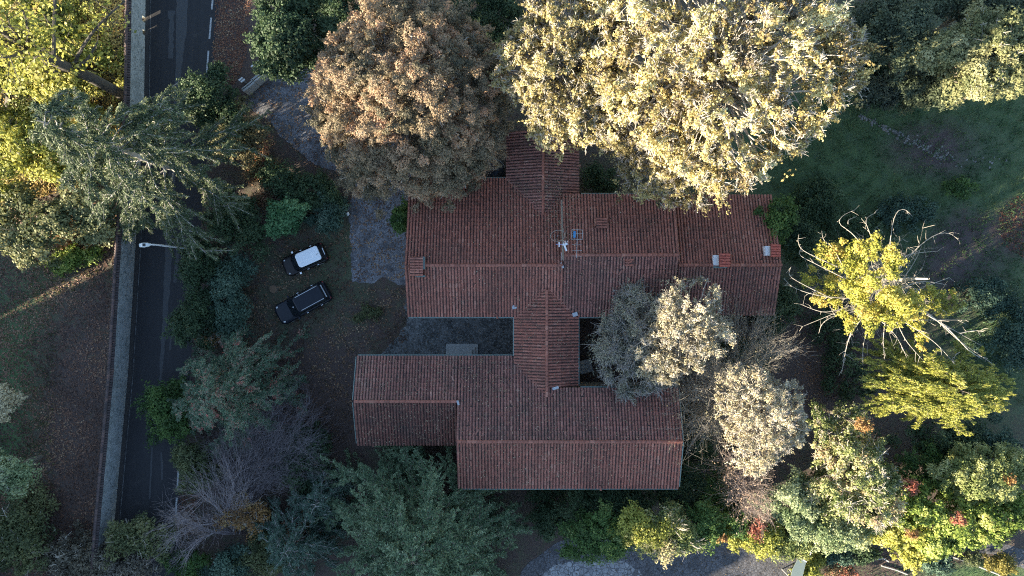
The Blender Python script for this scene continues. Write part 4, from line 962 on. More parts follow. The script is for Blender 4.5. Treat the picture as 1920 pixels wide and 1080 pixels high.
B("linden_tree", "dull green tree with yellow patches at the left edge below the cedar", "tree", 75, 420, 115, 75, 5.0, OLV, .11, 150, .2, .4, 8, TREES, .3, BARK_DARK, .15, 100, .2, .3, holes=.25, aspect=.7, ctw=BARK_DARK)
B("park_shrub", "yellow green shrub catching sun left of the wall below the cedar", "shrub", 140, 487, 62, 22, 1.8, BRG, .10, 170, .25, .5, 9, SHRUBS, .1, rot=.35)
B("park_shrub", "ochre bush in the park left of the wall beside the cedar tips", "shrub", 112, 432, 32, 26, 2.2, ORN, .10, 170, .3, .5, 10, SHRUBS, .1)
# tall park trunk seen from above
rng = np.random.default_rng(77)
root = empty("bare_park_tree", (-32.9, 16.3, 0), "tall dark bare trunk with forking limbs leaning out of the top left corner", "tree", TREES)
tk = trunk_pts(-32.9, 16.3, 0, 20, (-1.5, 1.2), 10, .25, rng)
s = tk[0, rng.integers(3, 9, 26)]; e = s + np.stack([rng.normal(-1, 3.4, 26), rng.normal(.5, 3.0, 26), rng.uniform(.5, 4, 26)], 1)
L1 = bez(s, s * .4 + e * .6 + rng.normal(0, .5, (26, 3)), e, 7)
j = rng.integers(0, 26, 150); a = rng.integers(2, 7, 150); s2 = L1[j, a]; e2 = s2 + rng.normal(0, 1.1, (150, 3)); L2 = bez(s2, (s2 + e2) / 2 + rng.normal(0, .2, (150, 3)), e2, 5)
quads("trunk", *tubes(tk, np.linspace(.46, .20, 10)[None], 10), BARK_DARK, root, smooth=True)
quads("limbs", *cat([tubes(L1, np.linspace(.15, .05, 7)[None].repeat(26, 0), 6), tubes(L2, np.linspace(.035, .012, 5)[None].repeat(150, 0), 4)]), BARK_DARK, root)
e3 = L2[:, 2:].reshape(-1, 3); i = rng.integers(0, len(e3), 3200); C = e3[i] + rng.normal(0, .35, (3200, 3))
V = leaf_quads(C, unit(rng.normal(size=(3200, 3)) + [0, 0, .6]), .15, .7, rng); quads("crown", V, mkq(V), leafmat(YGR, .35), root, np.clip(rng.normal(.6, .2, 3200), 0, 1))
# conifers
conifer("cedar", "tall grey green cedar whose arms reach over the road and wall", "tree", -26.3, 9.3, 21, 7.9, CEDG, 54, 3.5, 1, TREES, BARK_GREY, .38, .65, .12, .11, 5, .36, .13, BARK_GREY, 2.6, .3, limbR=.06)
conifer("cedar", "large deep green cedar spreading below the south wing", "tree", -6.8, -18.9, 12.0, 9.8, CED, 104, 1.5, 2, TREES, BARK_BROWN, .32, .6, .15, .11, 5, .38, .13, BARK_BROWN, 2.6, .32, limbR=.055)
conifer("cedar", "green cedar with reddish upper sprays beside the lower road", "tree", -22.1, -8.2, 9.5, 6.4, REDG, 64, 1.0, 3, TREES, BARK_BROWN, .35, .6, .15, .10, 5, .34, .13, BARK_BROWN, 2.8, .2, tipcol=-.5)
o = conifer("cypress", "flat spreading yellow green conifer below the ivy covered tree", "tree", 31.2, -7.2, 12.0, 6.2, YGR, 56, 6.5, 4, TREES, BARK_BROWN, .2, .5, .1, .10, 6, .40, .13, BARK_BROWN, 3.0, .2); o.scale = (1.18, .60, 1); o.rotation_euler = (0, 0, R_(-8))
conifer("young_spruce", "small lit tuft of conifer right of the ivy covered tree", "tree", 35.0, -1.3, 5.0, 1.25, YGR, 24, 2.0, 5, TREES, BARK_BROWN, .1, .4, .1, .09, 6, .22, .13, None, 2.4, .08, fork=3)
conifer("cedar", "small blue green conifer at the bottom edge left of the large cedar", "tree", -17.6, -20.6, 5.5, 4.4, BLG, 40, .8, 6, TREES, BARK_BROWN, .3, .5, .1, .10, 5, .32, .14, BARK_GREY, 2.4, .12)
conifer("cedar", "teal conifer with long pale arms between the purple thicket and the large cedar", "tree", -15.6, -17.2, 4.5, 3.6, BLG, 32, .8, 7, TREES, BARK_BROWN, .3, .5, .1, .10, 5, .32, .14, BARK_GREY, 2.0, .12)
# shrubs and hedge between the road and the drive
B("laurel_bush", "dark round bush over the road verge right of the cedar top", "shrub", 398, 185, 68, 58, 4.5, DKG, .10, 260, .22, .6, 20, SHRUBS, .1)
B("laurel_bush", "dark bush with brown leaves below the gate", "shrub", 445, 250, 55, 60, 3.0, OLR[:3], .10, 160, .25, .5, 21, SHRUBS, .1, holes=.2)
B("autumn_shrub", "sparse orange leaved scrub between the cedar and the bend of the drive", "shrub", 492, 325, 45, 62, 1.6, OLR, .08, 110, .2, .4, 202, SHRUBS, .1, holes=.3)
B("laurel_bush", "dark thicket beside the bend of the drive", "shrub", 560, 352, 82, 40, 2.6, DKG, .10, 200, .2, .4, 22, SHRUBS, .1, rot=-.3, holes=.15)
B("laurel_bush", "deep green hedge shrub beside the lamp foot", "shrub", 372, 500, 36, 60, 3.6, DKG, .09, 280, .26, .6, 23, SHRUBS, .1)
B("laurel_bush", "deep green hedge shrub halfway along the road below the lamp", "shrub", 365, 600, 38, 62, 3.4, DKG, .09, 280, .26, .6, 24, SHRUBS, .1)
B("laurel_bush", "dark hedge shrub between the cedar arms and the round bush", "shrub", 440, 420, 60, 62, 3.4, DKG, .09, 220, .24, .5, 25, SHRUBS, .1, holes=.1)
B("blue_green_bush", "blue green bush left of the tree stump", "shrub", 432, 530, 42, 52, 3.2, BLG, .09, 280, .28, .6, 26, SHRUBS, .1)
B("blue_green_bush", "teal bush below the tree stump at the hedge", "shrub", 420, 600, 48, 40, 2.8, BLG, .09, 220, .28, .5, 27, SHRUBS, .1)
B("rust_shrub", "thin rust brown shrub above the reddish cedar", "shrub", 395, 630, 30, 26, 2.4, ORN[:3], .08, 120, .3, .5, 28, SHRUBS, .2, twigs=80, holes=.2)
B("round_bush", "neat round green bush with a pale stem above the white roofed car", "shrub", 544, 410, 42, 43, 3.0, [(.04, .10, .04), (.08, .19, .08), (.14, .28, .12), (.22, .36, .18)], .10, 480, .3, .8, 29, SHRUBS, .1, amp=.02)
B("round_bush", "dull blue green bush joined to the round bush by the drive", "shrub", 612, 398, 40, 42, 2.0, BLG, .09, 260, .26, .7, 30, SHRUBS, .1)
B("corner_bush", "small yellow green bush at the top left corner of the house", "shrub", 752, 408, 24, 30, 2.6, MDG, .10, 320, .35, .7, 31, SHRUBS, .1)
B("ground_shrub", "low dull green weed patch on the ground left of the courtyard", "shrub", 695, 590, 30, 22, .5, OLV[:3], .08, 160, .3, .3, 32, SHRUBS, 0)
B("laurel_bush", "bright green foliage under the left side of the reddish cedar", "shrub", 315, 775, 48, 60, 3.4, MDG[:3] , .09, 280, .26, .6, 33, SHRUBS, .1)
B("laurel_bush", "olive green rounded bush at the road edge below the reddish cedar", "shrub", 362, 880, 42, 48, 3.4, OLV[:3], .09, 280, .28, .6, 34, SHRUBS, .1)
B("laurel_bush", "deep green shadowy shrub between the two large cedars", "shrub", 575, 870, 55, 75, 3.0, DKG, .09, 200, .25, .5, 35, SHRUBS, .1, holes=.1)
# purple grey bare thicket
wp_ = lambda l: [tuple(P(x, y, z)) for x, y, z in l]
wispy("bare_thicket", "pale grey bare branches sweeping over the lower end of the road verge", "shrub",
      [wp_([(440, 1000, .3), (400, 980, 2.0), (350, 985, 3.2), (308, 1012, 3.0)]), wp_([(440, 1000, .3), (420, 960, 2.2), (385, 920, 3.6), (370, 935, 3.4)]), wp_([(440, 1000, .3), (430, 950, 2.6), (405, 900, 3.4)]),
       wp_([(440, 1000, .3), (390, 1000, 2.2), (330, 970, 3.2), (345, 1010, 2.8)]), wp_([(450, 1000, .3), (450, 940, 2.6), (452, 880, 3.4)]), wp_([(440, 1000, .3), (410, 990, 2.0), (360, 1020, 2.6), (350, 1045, 2.2)])],
      1, 12, 5, .03, .38, .35, TWIG_PURPLE, l2=.42, fan=.7)
wispy("bare_thicket", "smoky purple leafless thicket below the reddish cedar", "shrub",
      [wp_([(470, 940, .3), (480, 880, 2.4), (520, 820, 3.2), (548, 790, 3.0)]), wp_([(470, 940, .3), (450, 870, 2.4), (440, 820, 3.0)]), wp_([(470, 940, .3), (500, 900, 2.4), (560, 860, 3.2)]),
       wp_([(470, 940, .3), (520, 890, 2.0), (560, 830, 2.8)]), wp_([(470, 940, .3), (470, 850, 2.6), (500, 800, 3.2)]), wp_([(470, 940, .3), (430, 900, 2.4), (415, 860, 3.0)])],
      2, 22, 9, .024, .42, .35, bark("dusky_twigs", (.10, .085, .09), (.20, .17, .18)), l2=.4, fan=.9)
B("autumn_shrub", "orange brown leafy shrub in the thicket at the lower left", "shrub", 460, 965, 48, 38, 2.6, ORN, .09, 120, .28, .5, 36, SHRUBS, .2, twigs=100, holes=.2)
B("autumn_shrub", "tiny russet bush peeping through the pale bare branches", "shrub", 355, 985, 24, 20, 2.0, PNK, .09, 130, .3, .5, 37, SHRUBS, .2)
B("mixed_shrub", "dark mauve green shrub in the gap left of the bottom edge blue green bush", "shrub", 500, 1045, 62, 42, 2.2, OLV[:3], .09, 190, .22, .5, 203, SHRUBS, .1, twigs=60)
B("laurel_bush", "dark shrub below the south wing right of the large cedar", "shrub", 1035, 965, 45, 55, 2.2, DKG, .09, 200, .25, .5, 204, SHRUBS, .1, holes=.1)
B("autumn_shrub", "red tinged shrub at the foot of the large cedar on its left", "shrub", 555, 1000, 45, 34, 2.4, OLR, .09, 130, .28, .5, 38, SHRUBS, .2, twigs=80, holes=.2)
B("mixed_shrub", "olive and yellow shrub growing over the lower end of the road", "shrub", 262, 1010, 62, 50, 3.2, OLV, .10, 170, .24, .5, 39, SHRUBS, .1, twigs=80, patch=.2)
B("mixed_shrub", "grey brown shrub in the bottom left beside the wall end", "shrub", 145, 1050, 75, 48, 3.0, [(.08, .07, .05), (.16, .14, .10), (.27, .24, .18)], .10, 150, .24, .5, 40, SHRUBS, .1, twigs=160, patch=.2)
B("mixed_shrub", "dull green shrub in the bottom left corner", "shrub", 35, 1020, 75, 65, 3.4, OLV[:3], .11, 150, .24, .5, 41, SHRUBS, .1, twigs=100)
B("mixed_shrub", "dusty mauve and green shrub at the bottom edge below the wall end", "shrub", 235, 1070, 55, 35, 2.8, [(.08, .08, .05), (.17, .15, .12), (.27, .23, .20)], .10, 150, .24, .5, 42, SHRUBS, .1, twigs=120)
B("mixed_shrub", "bright green bush at the bottom edge under the pale bare branches", "shrub", 345, 1062, 45, 32, 2.4, MDG[:3], .09, 230, .26, .5, 43, SHRUBS, .1)
B("mixed_shrub", "blue green bush at the bottom edge right of the bright green one", "shrub", 425, 1066, 48, 34, 2.4, BLG, .09, 230, .26, .5, 44, SHRUBS, .1)
B("pale_leaved_tree", "pale silvery leaved tree poking in from the left edge", "tree", 10, 880, 62, 34, 5.0, PAL, .10, 200, .28, .5, 45, TREES, .3, twigs=60)
B("pale_leaved_tree", "small pale tip of a tree at the left edge above the silvery one", "tree", 2, 755, 22, 40, 4.0, GRY, .10, 200, .35, .5, 46, TREES, .3)
B("yellow_ground_shrub", "faint yellow scrub patch in the lower left park", "shrub", 60, 940, 60, 34, 1.0, OLV[1:], .08, 90, .22, .3, 47, SHRUBS, 0, holes=.35)
# trees in and around the middle
B("shaded_birch_part", "fluffy grey crown over the middle roofs, the shaded part of the cream tree", "tree", 1205, 645, 96, 112, 8.6, GRYT, .07, 300, .13, .6, 50, TREES, .5, BARK_GREY, .14, 4200, .13, .2, amp=.10, holes=.2, fill=.25, elong=1.6, shell=.15, ctw=BARK_GREY)  # one crown split in parts: shade in grey leaves, sun in cream
B("cream_birch", "sunlit part of the same tree in cream leaves at the right roof end", "tree", 1292, 622, 96, 88, 12.0, GRY, .07, 300, .075, .6, 51, TREES, .6, BARK_PALE, .16, 2600, .14, .25, amp=.16, holes=.38, fill=.15, zlo=.3, elong=1.8, shell=.15, ctw=BARK_PALE, rot=.3)
B("cream_birch", "small sunlit part in cream leaves low on the right of the grey crown", "tree", 1238, 690, 46, 34, 10.0, GRY, .085, 220, .24, .5, 52, TREES, .5, BARK_PALE, .10, 250, .14, .2, holes=.1, ctw=BARK_PALE)
B("cream_birch", "bright cream feathery tree in the lower right centre", "tree", 1435, 785, 97, 94, 12.0, GRY[1:], .07, 300, .07, .6, 53, TREES, .7, BARK_PALE, .16, 3600, .14, .25, amp=.14, holes=.33, fill=.15, zlo=.3, elong=1.8, shell=.15, ctw=TWIG_PALE)
wispy("bare_thicket", "fine greyish bare tree between the two cream crowns", "tree",
      [wp_([(1370, 740, .3), (1350, 720, 4), (1330, 700, 6)]), wp_([(1370, 740, .3), (1360, 700, 4), (1350, 660, 6)]), wp_([(1370, 740, .3), (1340, 750, 4), (1300, 745, 6)]), wp_([(1370, 740, .3), (1400, 700, 4), (1440, 660, 5.5)]), wp_([(1370, 740, .3), (1350, 780, 4), (1325, 790, 5.5)]), wp_([(1370, 740, .3), (1390, 690, 4), (1410, 630, 5)])],
      5, 22, 8, .028, .45, .35, TWIG_PALE, l2=.38, fan=.9, cols=GRY, nleaf=2200, leaf=.06)
wispy("pink_twiggy_shrub", "pinkish bare shrub hanging below the bright cream tree", "shrub",
      [wp_([(1400, 860, .3), (1385, 880, 4), (1372, 870, 6)]), wp_([(1400, 860, .3), (1400, 900, 4), (1410, 945, 5)]), wp_([(1400, 860, .3), (1385, 900, 4), (1395, 930, 5.5)]), wp_([(1400, 860, .3), (1410, 880, 4), (1425, 915, 5.5)])],
      6, 16, 7, .026, .5, .4, bark("pink_twigs", (.22, .17, .15), (.40, .32, .28)), l2=.4, fan=.8, cols=PNK, nleaf=1800, leaf=.07)
B("mottled_tree", "tall mottled green and cream tree above the pale green bush", "tree", 1605, 890, 92, 122, 8.5, CRM, .095, 260, .11, .55, 55, TREES, .4, BARK_BROWN, .18, 1100, .2, .25, amp=.10, rot=.5, holes=.2, elong=1.6, shell=.2)
B("pale_green_bush", "pale silvery green bush curled below the cream feathery tree", "shrub", 1485, 945, 62, 66, 6.5, PAL, .085, 320, .22, .6, 56, SHRUBS, .1, rot=.3)
B("pale_green_bush", "pale green bush next to the paved yard between its silvery neighbour and the hedge", "shrub", 1565, 990, 80, 48, 6.0, PAL[:3] + [(.5, .5, .25)], .09, 280, .22, .6, 57, SHRUBS, .1)
B("glossy_hedge", "glossy bright green shrub above the garden path", "shrub", 1735, 965, 98, 68, 5.5, BRG, .11, 230, .13, .5, 58, SHRUBS, .1, holes=.25, patch=.2, rot=-.5)
B("glossy_hedge", "glossy bright green shrub with orange leaves near the right edge of the hedge", "shrub", 1855, 970, 100, 66, 5.5, BRG[:3] + [(.50, .48, .16)], .11, 230, .13, .5, 59, SHRUBS, .1, holes=.25, patch=.2)
B("glossy_hedge", "pale grassy yellow green shrub above the glossy hedge at the right edge", "shrub", 1850, 895, 105, 55, 6.0, CRM[:4], .09, 290, .14, .5, 60, SHRUBS, .1, rot=-.3)
B("glossy_hedge", "low lit hedge clump between the mottled tree and the garden path", "shrub", 1655, 985, 75, 40, 4.2, YGR, .12, 200, .24, .5, 61, SHRUBS, .1)
for px, py, r, lb, s_ in ((1712, 1003, 14, "small orange shrub on the lower edge of the glossy hedge", 62), (1800, 975, 15, "red leaved sprig in the middle of the glossy hedge", 63), (1710, 915, 17, "red leaved sprig left of the glossy hedge top", 64), (1895, 900, 14, "orange leaved sprig near the right edge", 65), (1418, 990, 22, "bright red leaved shrub in the hedge row above the paved yard", 66), (1620, 797, 18, "orange leaved sprig on top of the mottled tree", 67), (1355, 1010, 13, "small orange leaved shrub left of the bright red one", 68)):
    B("red_leaved_shrub", lb, "shrub", px, py, r, r * .8, {67: 9.6, 64: 6.6}.get(s_, 6.2), RED if s_ in (63, 64, 66) else ORN, .09, 110, .3, .6, s_, SHRUBS, .1)
# hedge row along the paved yard
B("hedge_tree", "dark green tree against the bottom edge of the south roof", "tree", 1150, 950, 88, 62, 4.5, DKG[1:], .09, 260, .2, .5, 70, TREES, .2)
B("hedge_tree", "half lit green tree hanging over the left of the paved yard", "tree", 1125, 1005, 75, 50, 7.0, MDG[:3] + [(.36, .42, .16)], .085, 300, .22, .55, 71, TREES, .2, BARK_BROWN)
B("hedge_tree", "small lit yellow green shrub at the yard between two larger trees", "tree", 1190, 988, 48, 34, 7.2, YGR, .09, 260, .3, .5, 72, TREES, .2)
B("hedge_tree", "yellow and pinkish sunlit tree over the middle of the yard edge", "tree", 1245, 998, 78, 42, 6.8, CRM[:3] + [(.56, .46, .28)], .09, 280, .22, .55, 73, TREES, .3, twigs=160)
B("hedge_tree", "dark shrubbery behind the yellow and pinkish tree", "tree", 1290, 925, 62, 52, 3.6, DKG, .09, 230, .24, .5, 74, TREES, .2)
B("hedge_tree", "green shrub between the pinkish tree and the red leaved shrub", "tree", 1345, 985, 62, 42, 6.0, MDG, .09, 260, .26, .5, 75, TREES, .2)
B("hedge_tree", "yellowish green shrub under the red leaved shrub beside the yard", "tree", 1410, 1008, 70, 36, 5.4, YGR[:3] + [(.50, .38, .20)], .09, 270, .26, .5, 76, TREES, .2)
B("hedge_tree", "light green shrub at the right end of the yard hedge row", "tree", 1480, 1018, 62, 30, 5.0, CRM[:4], .09, 270, .26, .5, 77, TREES, .2)
B("hedge_tree", "dark green shrub behind the pink twiggy shrub", "tree", 1345, 930, 50, 48, 3.4, MDG[:3], .09, 230, .25, .5, 78, TREES, .2)
B("side_shrub", "dark shrub along the right wall of the south wing", "shrub", 1308, 840, 34, 75, 2.6, DKG, .09, 220, .25, .5, 79, SHRUBS, .1)
B("side_shrub", "very dark shrub between the roof end and the bare cream tree", "shrub", 1400, 680, 60, 55, 1.8, DKG, .08, 160, .22, .4, 80, SHRUBS, .1, holes=.2)
B("side_shrub", "dark green shrub below the right gable of the house", "shrub", 1445, 580, 55, 42, 2.8, DKG, .09, 260, .24, .5, 81, SHRUBS, .1)
B("side_shrub", "green shrub covering the upper right roof corner", "shrub", 1455, 412, 42, 42, 5.6, MDG[:3], .09, 260, .26, .6, 82, SHRUBS, .2)
B("side_shrub", "dark evergreen just right of the chimney with the white flashing", "shrub", 1500, 450, 34, 55, 3.6, DKG, .09, 230, .25, .5, 83, SHRUBS, .1)
B("side_shrub", "dark shrub in the gap between the rear wing and the golden tree", "shrub", 1130, 335, 42, 34, 1.8, DKG, .08, 160, .26, .4, 84, SHRUBS, .1)
# trees in the upper right; sun and shade put into lighter and darker leaves
B("olive_oak", "large grey green tree with sunlit crown at the upper right edge", "tree", 1865, 95, 95, 80, 11.0, OLV[1:] + [(.44, .43, .24)], .10, 280, .15, .55, 90, TREES, .3, BARK_BROWN, .25, 150, amp=.1, rot=.4)
B("olive_oak", "sunlit elongated crown in front of the large grey green tree", "tree", 1770, 95, 62, 42, 10.5, OLV[1:] + [(.44, .43, .24)], .10, 280, .22, .55, 91, TREES, .3, rot=.3)
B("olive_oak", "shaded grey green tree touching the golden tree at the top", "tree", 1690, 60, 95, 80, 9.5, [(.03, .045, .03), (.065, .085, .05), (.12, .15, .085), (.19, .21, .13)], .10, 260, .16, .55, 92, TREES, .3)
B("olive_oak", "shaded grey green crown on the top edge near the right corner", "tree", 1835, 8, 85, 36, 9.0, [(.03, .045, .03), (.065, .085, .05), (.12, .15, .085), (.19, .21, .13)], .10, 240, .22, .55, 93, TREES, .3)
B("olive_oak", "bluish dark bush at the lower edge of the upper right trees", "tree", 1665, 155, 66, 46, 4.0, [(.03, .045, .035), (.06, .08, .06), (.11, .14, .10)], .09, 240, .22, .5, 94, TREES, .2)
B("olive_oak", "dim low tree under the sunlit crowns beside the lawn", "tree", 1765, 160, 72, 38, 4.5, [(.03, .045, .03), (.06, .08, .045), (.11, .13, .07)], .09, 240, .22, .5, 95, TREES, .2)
B("olive_oak", "dark green shrub in the gap between the golden tree and the upper right trees", "tree", 1628, 120, 50, 75, 4.0, DKG, .09, 240, .22, .5, 96, TREES, .2)
B("olive_oak", "lit yellowish grey crown at the right edge below the corner", "tree", 1890, 150, 50, 34, 8.5, OLV[1:] + [(.44, .43, .24)], .10, 260, .24, .55, 97, TREES, .2)
B("laurel_bush", "dark leafy gap filler shrub at the top edge between the brown and yellow trees", "shrub", 905, 20, 70, 60, 3.5, DKG, .09, 240, .2, .5, 98, SHRUBS, .1)
B("laurel_bush", "dark shrub at the top edge right of the gate tree", "shrub", 640, 5, 50, 40, 3.0, DKG, .09, 240, .24, .5, 99, SHRUBS, .1)
# right-hand undergrowth
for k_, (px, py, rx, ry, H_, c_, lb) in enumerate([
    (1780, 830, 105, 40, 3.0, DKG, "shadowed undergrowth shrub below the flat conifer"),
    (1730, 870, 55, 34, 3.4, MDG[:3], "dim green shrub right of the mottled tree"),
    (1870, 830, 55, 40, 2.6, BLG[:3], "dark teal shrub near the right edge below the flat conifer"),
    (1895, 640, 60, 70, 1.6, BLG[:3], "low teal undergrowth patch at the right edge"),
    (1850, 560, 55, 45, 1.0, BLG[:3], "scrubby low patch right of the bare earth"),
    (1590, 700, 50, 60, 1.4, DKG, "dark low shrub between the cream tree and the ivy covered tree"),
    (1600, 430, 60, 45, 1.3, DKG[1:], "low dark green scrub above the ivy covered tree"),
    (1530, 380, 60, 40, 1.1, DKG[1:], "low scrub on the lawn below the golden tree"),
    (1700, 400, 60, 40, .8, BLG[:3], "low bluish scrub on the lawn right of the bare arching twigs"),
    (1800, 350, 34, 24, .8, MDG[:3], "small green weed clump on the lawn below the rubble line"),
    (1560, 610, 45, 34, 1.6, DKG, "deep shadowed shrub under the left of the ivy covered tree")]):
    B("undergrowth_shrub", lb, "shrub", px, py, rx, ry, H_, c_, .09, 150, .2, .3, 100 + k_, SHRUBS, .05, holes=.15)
# bottom right garden
B("border_bush", "rounded yellow green bush beside the metal canopy at the bottom edge", "shrub", 1522, 1062, 26, 34, 2.0, YGR[:3], .08, 300, .3, .6, 120, SHRUBS, 0)
B("border_bush", "spiky blue green bush in the garden bed", "shrub", 1578, 1046, 28, 20, 1.4, BLG, .10, 230, .3, .5, 121, SHRUBS, 0)
B("border_bush", "dark olive bush in the garden bed beside the spiky one", "shrub", 1622, 1040, 30, 20, 1.6, DKG[1:], .09, 230, .3, .5, 122, SHRUBS, 0)
B("border_bush", "bright lit leafy shrub in the middle of the bottom right garden", "shrub", 1710, 1040, 32, 26, 3.6, YGR, .11, 240, .28, .6, 123, SHRUBS, .1)
B("border_bush", "green bush on the lawn edge right of the lit leafy shrub", "shrub", 1758, 1056, 32, 26, 1.6, BLG, .09, 230, .28, .5, 124, SHRUBS, 0)
B("border_bush", "olive round bush at the curved bed of the lawn", "shrub", 1828, 1047, 22, 16, 1.4, OLV[:3], .08, 300, .3, .6, 125, SHRUBS, 0)
B("border_bush", "yellow ochre round bush at the curved bed of the lawn", "shrub", 1872, 1058, 27, 21, 1.5, [(.10, .09, .02), (.20, .17, .04), (.30, .26, .07)], .08, 300, .3, .6, 126, SHRUBS, 0)
B("border_bush", "low mixed bush at the bottom edge right of the rounded one", "shrub", 1580, 1074, 38, 18, 1.2, OLR, .08, 200, .28, .4, 127, SHRUBS, 0)

# ---------------------------------------------------------------- the dead tree wrapped in ivy
root = empty("ivy_covered_tree", (27.3, .6, 0), "dead tree with curled bare branches wrapped in bright yellow green ivy", "tree", TREES)
rng = np.random.default_rng(40)
bx, by, H = 27.3, .6, 13.5
tk = trunk_pts(bx, by, -.1, H, (.3, 0), 10, .1, rng)
quads("trunk", *tubes(tk, np.linspace(.34, .06, 10)[None], 10), BARK_PALE, root, smooth=True)
def smooth_path(pts, m=12):
    pts = np.array(pts, float); n = len(pts); t = np.linspace(0, n - 1, m); i = np.clip(t.astype(int), 0, n - 2); f = (t - i)[:, None]
    g = lambda k: pts[np.clip(k, 0, n - 1)]
    p0, p1, p2, p3 = g(i - 1), g(i), g(i + 1), g(i + 2)
    return .5 * (2 * p1 + (p2 - p0) * f + (2 * p0 - 5 * p1 + 4 * p2 - p3) * f ** 2 + (3 * p1 - p0 - 3 * p2 + p3) * f ** 3)
EXP = [[(1655, 500), (1600, 440), (1575, 420), (1580, 405), (1603, 393)], [(1590, 420), (1592, 412), (1606, 406)], [(1655, 500), (1632, 440), (1624, 412), (1642, 399)], [(1665, 500), (1672, 430), (1682, 398), (1697, 393), (1703, 401)],
       [(1680, 510), (1720, 465), (1755, 440), (1780, 438), (1796, 449)], [(1672, 490), (1710, 476), (1758, 471)], [(1690, 528), (1715, 490), (1728, 462)], [(1600, 540), (1565, 470), (1545, 450), (1541, 433)],
       [(1570, 500), (1510, 472), (1497, 455), (1498, 440)], [(1560, 560), (1500, 530), (1480, 515), (1484, 500)], [(1580, 520), (1530, 495), (1500, 478), (1504, 462)], [(1600, 560), (1540, 555), (1490, 540), (1470, 522)],
       [(1620, 560), (1570, 585), (1505, 612)], [(1620, 570), (1550, 600), (1535, 625)], [(1640, 590), (1620, 640), (1618, 685)], [(1660, 600), (1656, 640), (1659, 674)], [(1630, 580), (1600, 620), (1580, 668)], [(1690, 600), (1750, 640), (1790, 682)],
       [(1700, 560), (1750, 595), (1800, 640), (1858, 680)], [(1700, 570), (1770, 610), (1820, 660), (1852, 672)], [(1740, 590), (1790, 620), (1840, 648)], [(1710, 600), (1760, 600), (1810, 600)], [(1690, 540), (1730, 528), (1775, 534)], [(1690, 560), (1730, 540), (1780, 520)],
       [(1680, 600), (1700, 640), (1735, 680)], [(1650, 600), (1680, 630), (1700, 670)], [(1800, 660), (1790, 668), (1785, 690)], [(1800, 625), (1825, 620), (1842, 622)], [(1610, 590), (1590, 640), (1578, 700)], [(1590, 575), (1545, 585), (1500, 570)]]
br = []
for pts in EXP:
    n = len(pts); z0 = rng.uniform(9.5, 11.0); z1 = rng.uniform(8.5, 10.5)
    br.append(smooth_path([P(x, y, z0 + (z1 - z0) * i / (n - 1) - .4 * (i == 0)) for i, (x, y) in enumerate(pts)]))
for k in range(150):
    a = rng.uniform(0, 6.28); z = rng.uniform(4, 10); L = rng.uniform(2.0, 5.0); c_ = rng.normal(0, .7)
    br.append(np.array([[bx + L * t * math.cos(a + c_ * t), by + L * t * math.sin(a + c_ * t), z + .5 * t - .9 * t * t] for t in np.linspace(.02, 1, 12)]))
br = np.array(br); nb = len(br)
rad = np.linspace(.031, .010, 12)[None] * np.array([1.15] * len(EXP) + [.42] * 150)[:, None]
rad[18:20] *= 1.5
j = rng.integers(0, nb, 900); a = rng.integers(2, 12, 900); s = br[j, a]; d = unit(br[j, a] - br[j, a - 1] + rng.normal(0, .22, (900, 3))); e = s + unit(d + rng.normal(0, .7, (900, 3))) * rng.uniform(.15, .8, (900, 1))
tw = bez(s, (s + e) / 2 + rng.normal(0, .07, (900, 3)), e, 4)
quads("branches", *cat([tubes(br, rad, 6), tubes(tw, np.linspace(.018, .008, 4)[None].repeat(900, 0), 3)]), TWIG_PALE, root)
IV = [(1655, 470, 26, 12.6), (1662, 500, 30, 12.8), (1668, 530, 34, 12.6), (1640, 555, 42, 11.8), (1680, 565, 42, 12.0), (1610, 560, 40, 11.0), (1700, 590, 30, 11.0), (1650, 590, 36, 11.0), (1720, 610, 22, 10.0), (1735, 640, 18, 9.0), (1745, 560, 22, 9.5), (1600, 590, 24, 10.2),
      (1560, 500, 36, 9.0), (1590, 480, 34, 9.6), (1550, 540, 32, 8.2), (1600, 510, 34, 10.0), (1620, 470, 22, 10.8), (1530, 520, 26, 7.6), (1780, 555, 14, 9.0), (1845, 660, 8, 8.5), (1640, 450, 14, 12.0)]
CC, cr = [], []
for x, y, r, z in IV:
    for k in range(6):
        a = rng.uniform(0, 6.28); q = r * .95 * math.sqrt(rng.uniform()); CC.append(P(x + q * math.cos(a), y + q * math.sin(a), z + rng.uniform(-.5, .3))); cr.append(pxr(r, z) * rng.uniform(.2, .5))
V, t = clump_leaves(np.array(CC), np.array(cr), 480, .07, .7, rng, rng.uniform(.3, .75, len(cr)))
quads("ivy", V, mkq(V), leafmat([(.10, .13, .02), (.24, .26, .04), (.45, .42, .08), (.62, .52, .14), (.5, .25, .06)], .3), root, t)

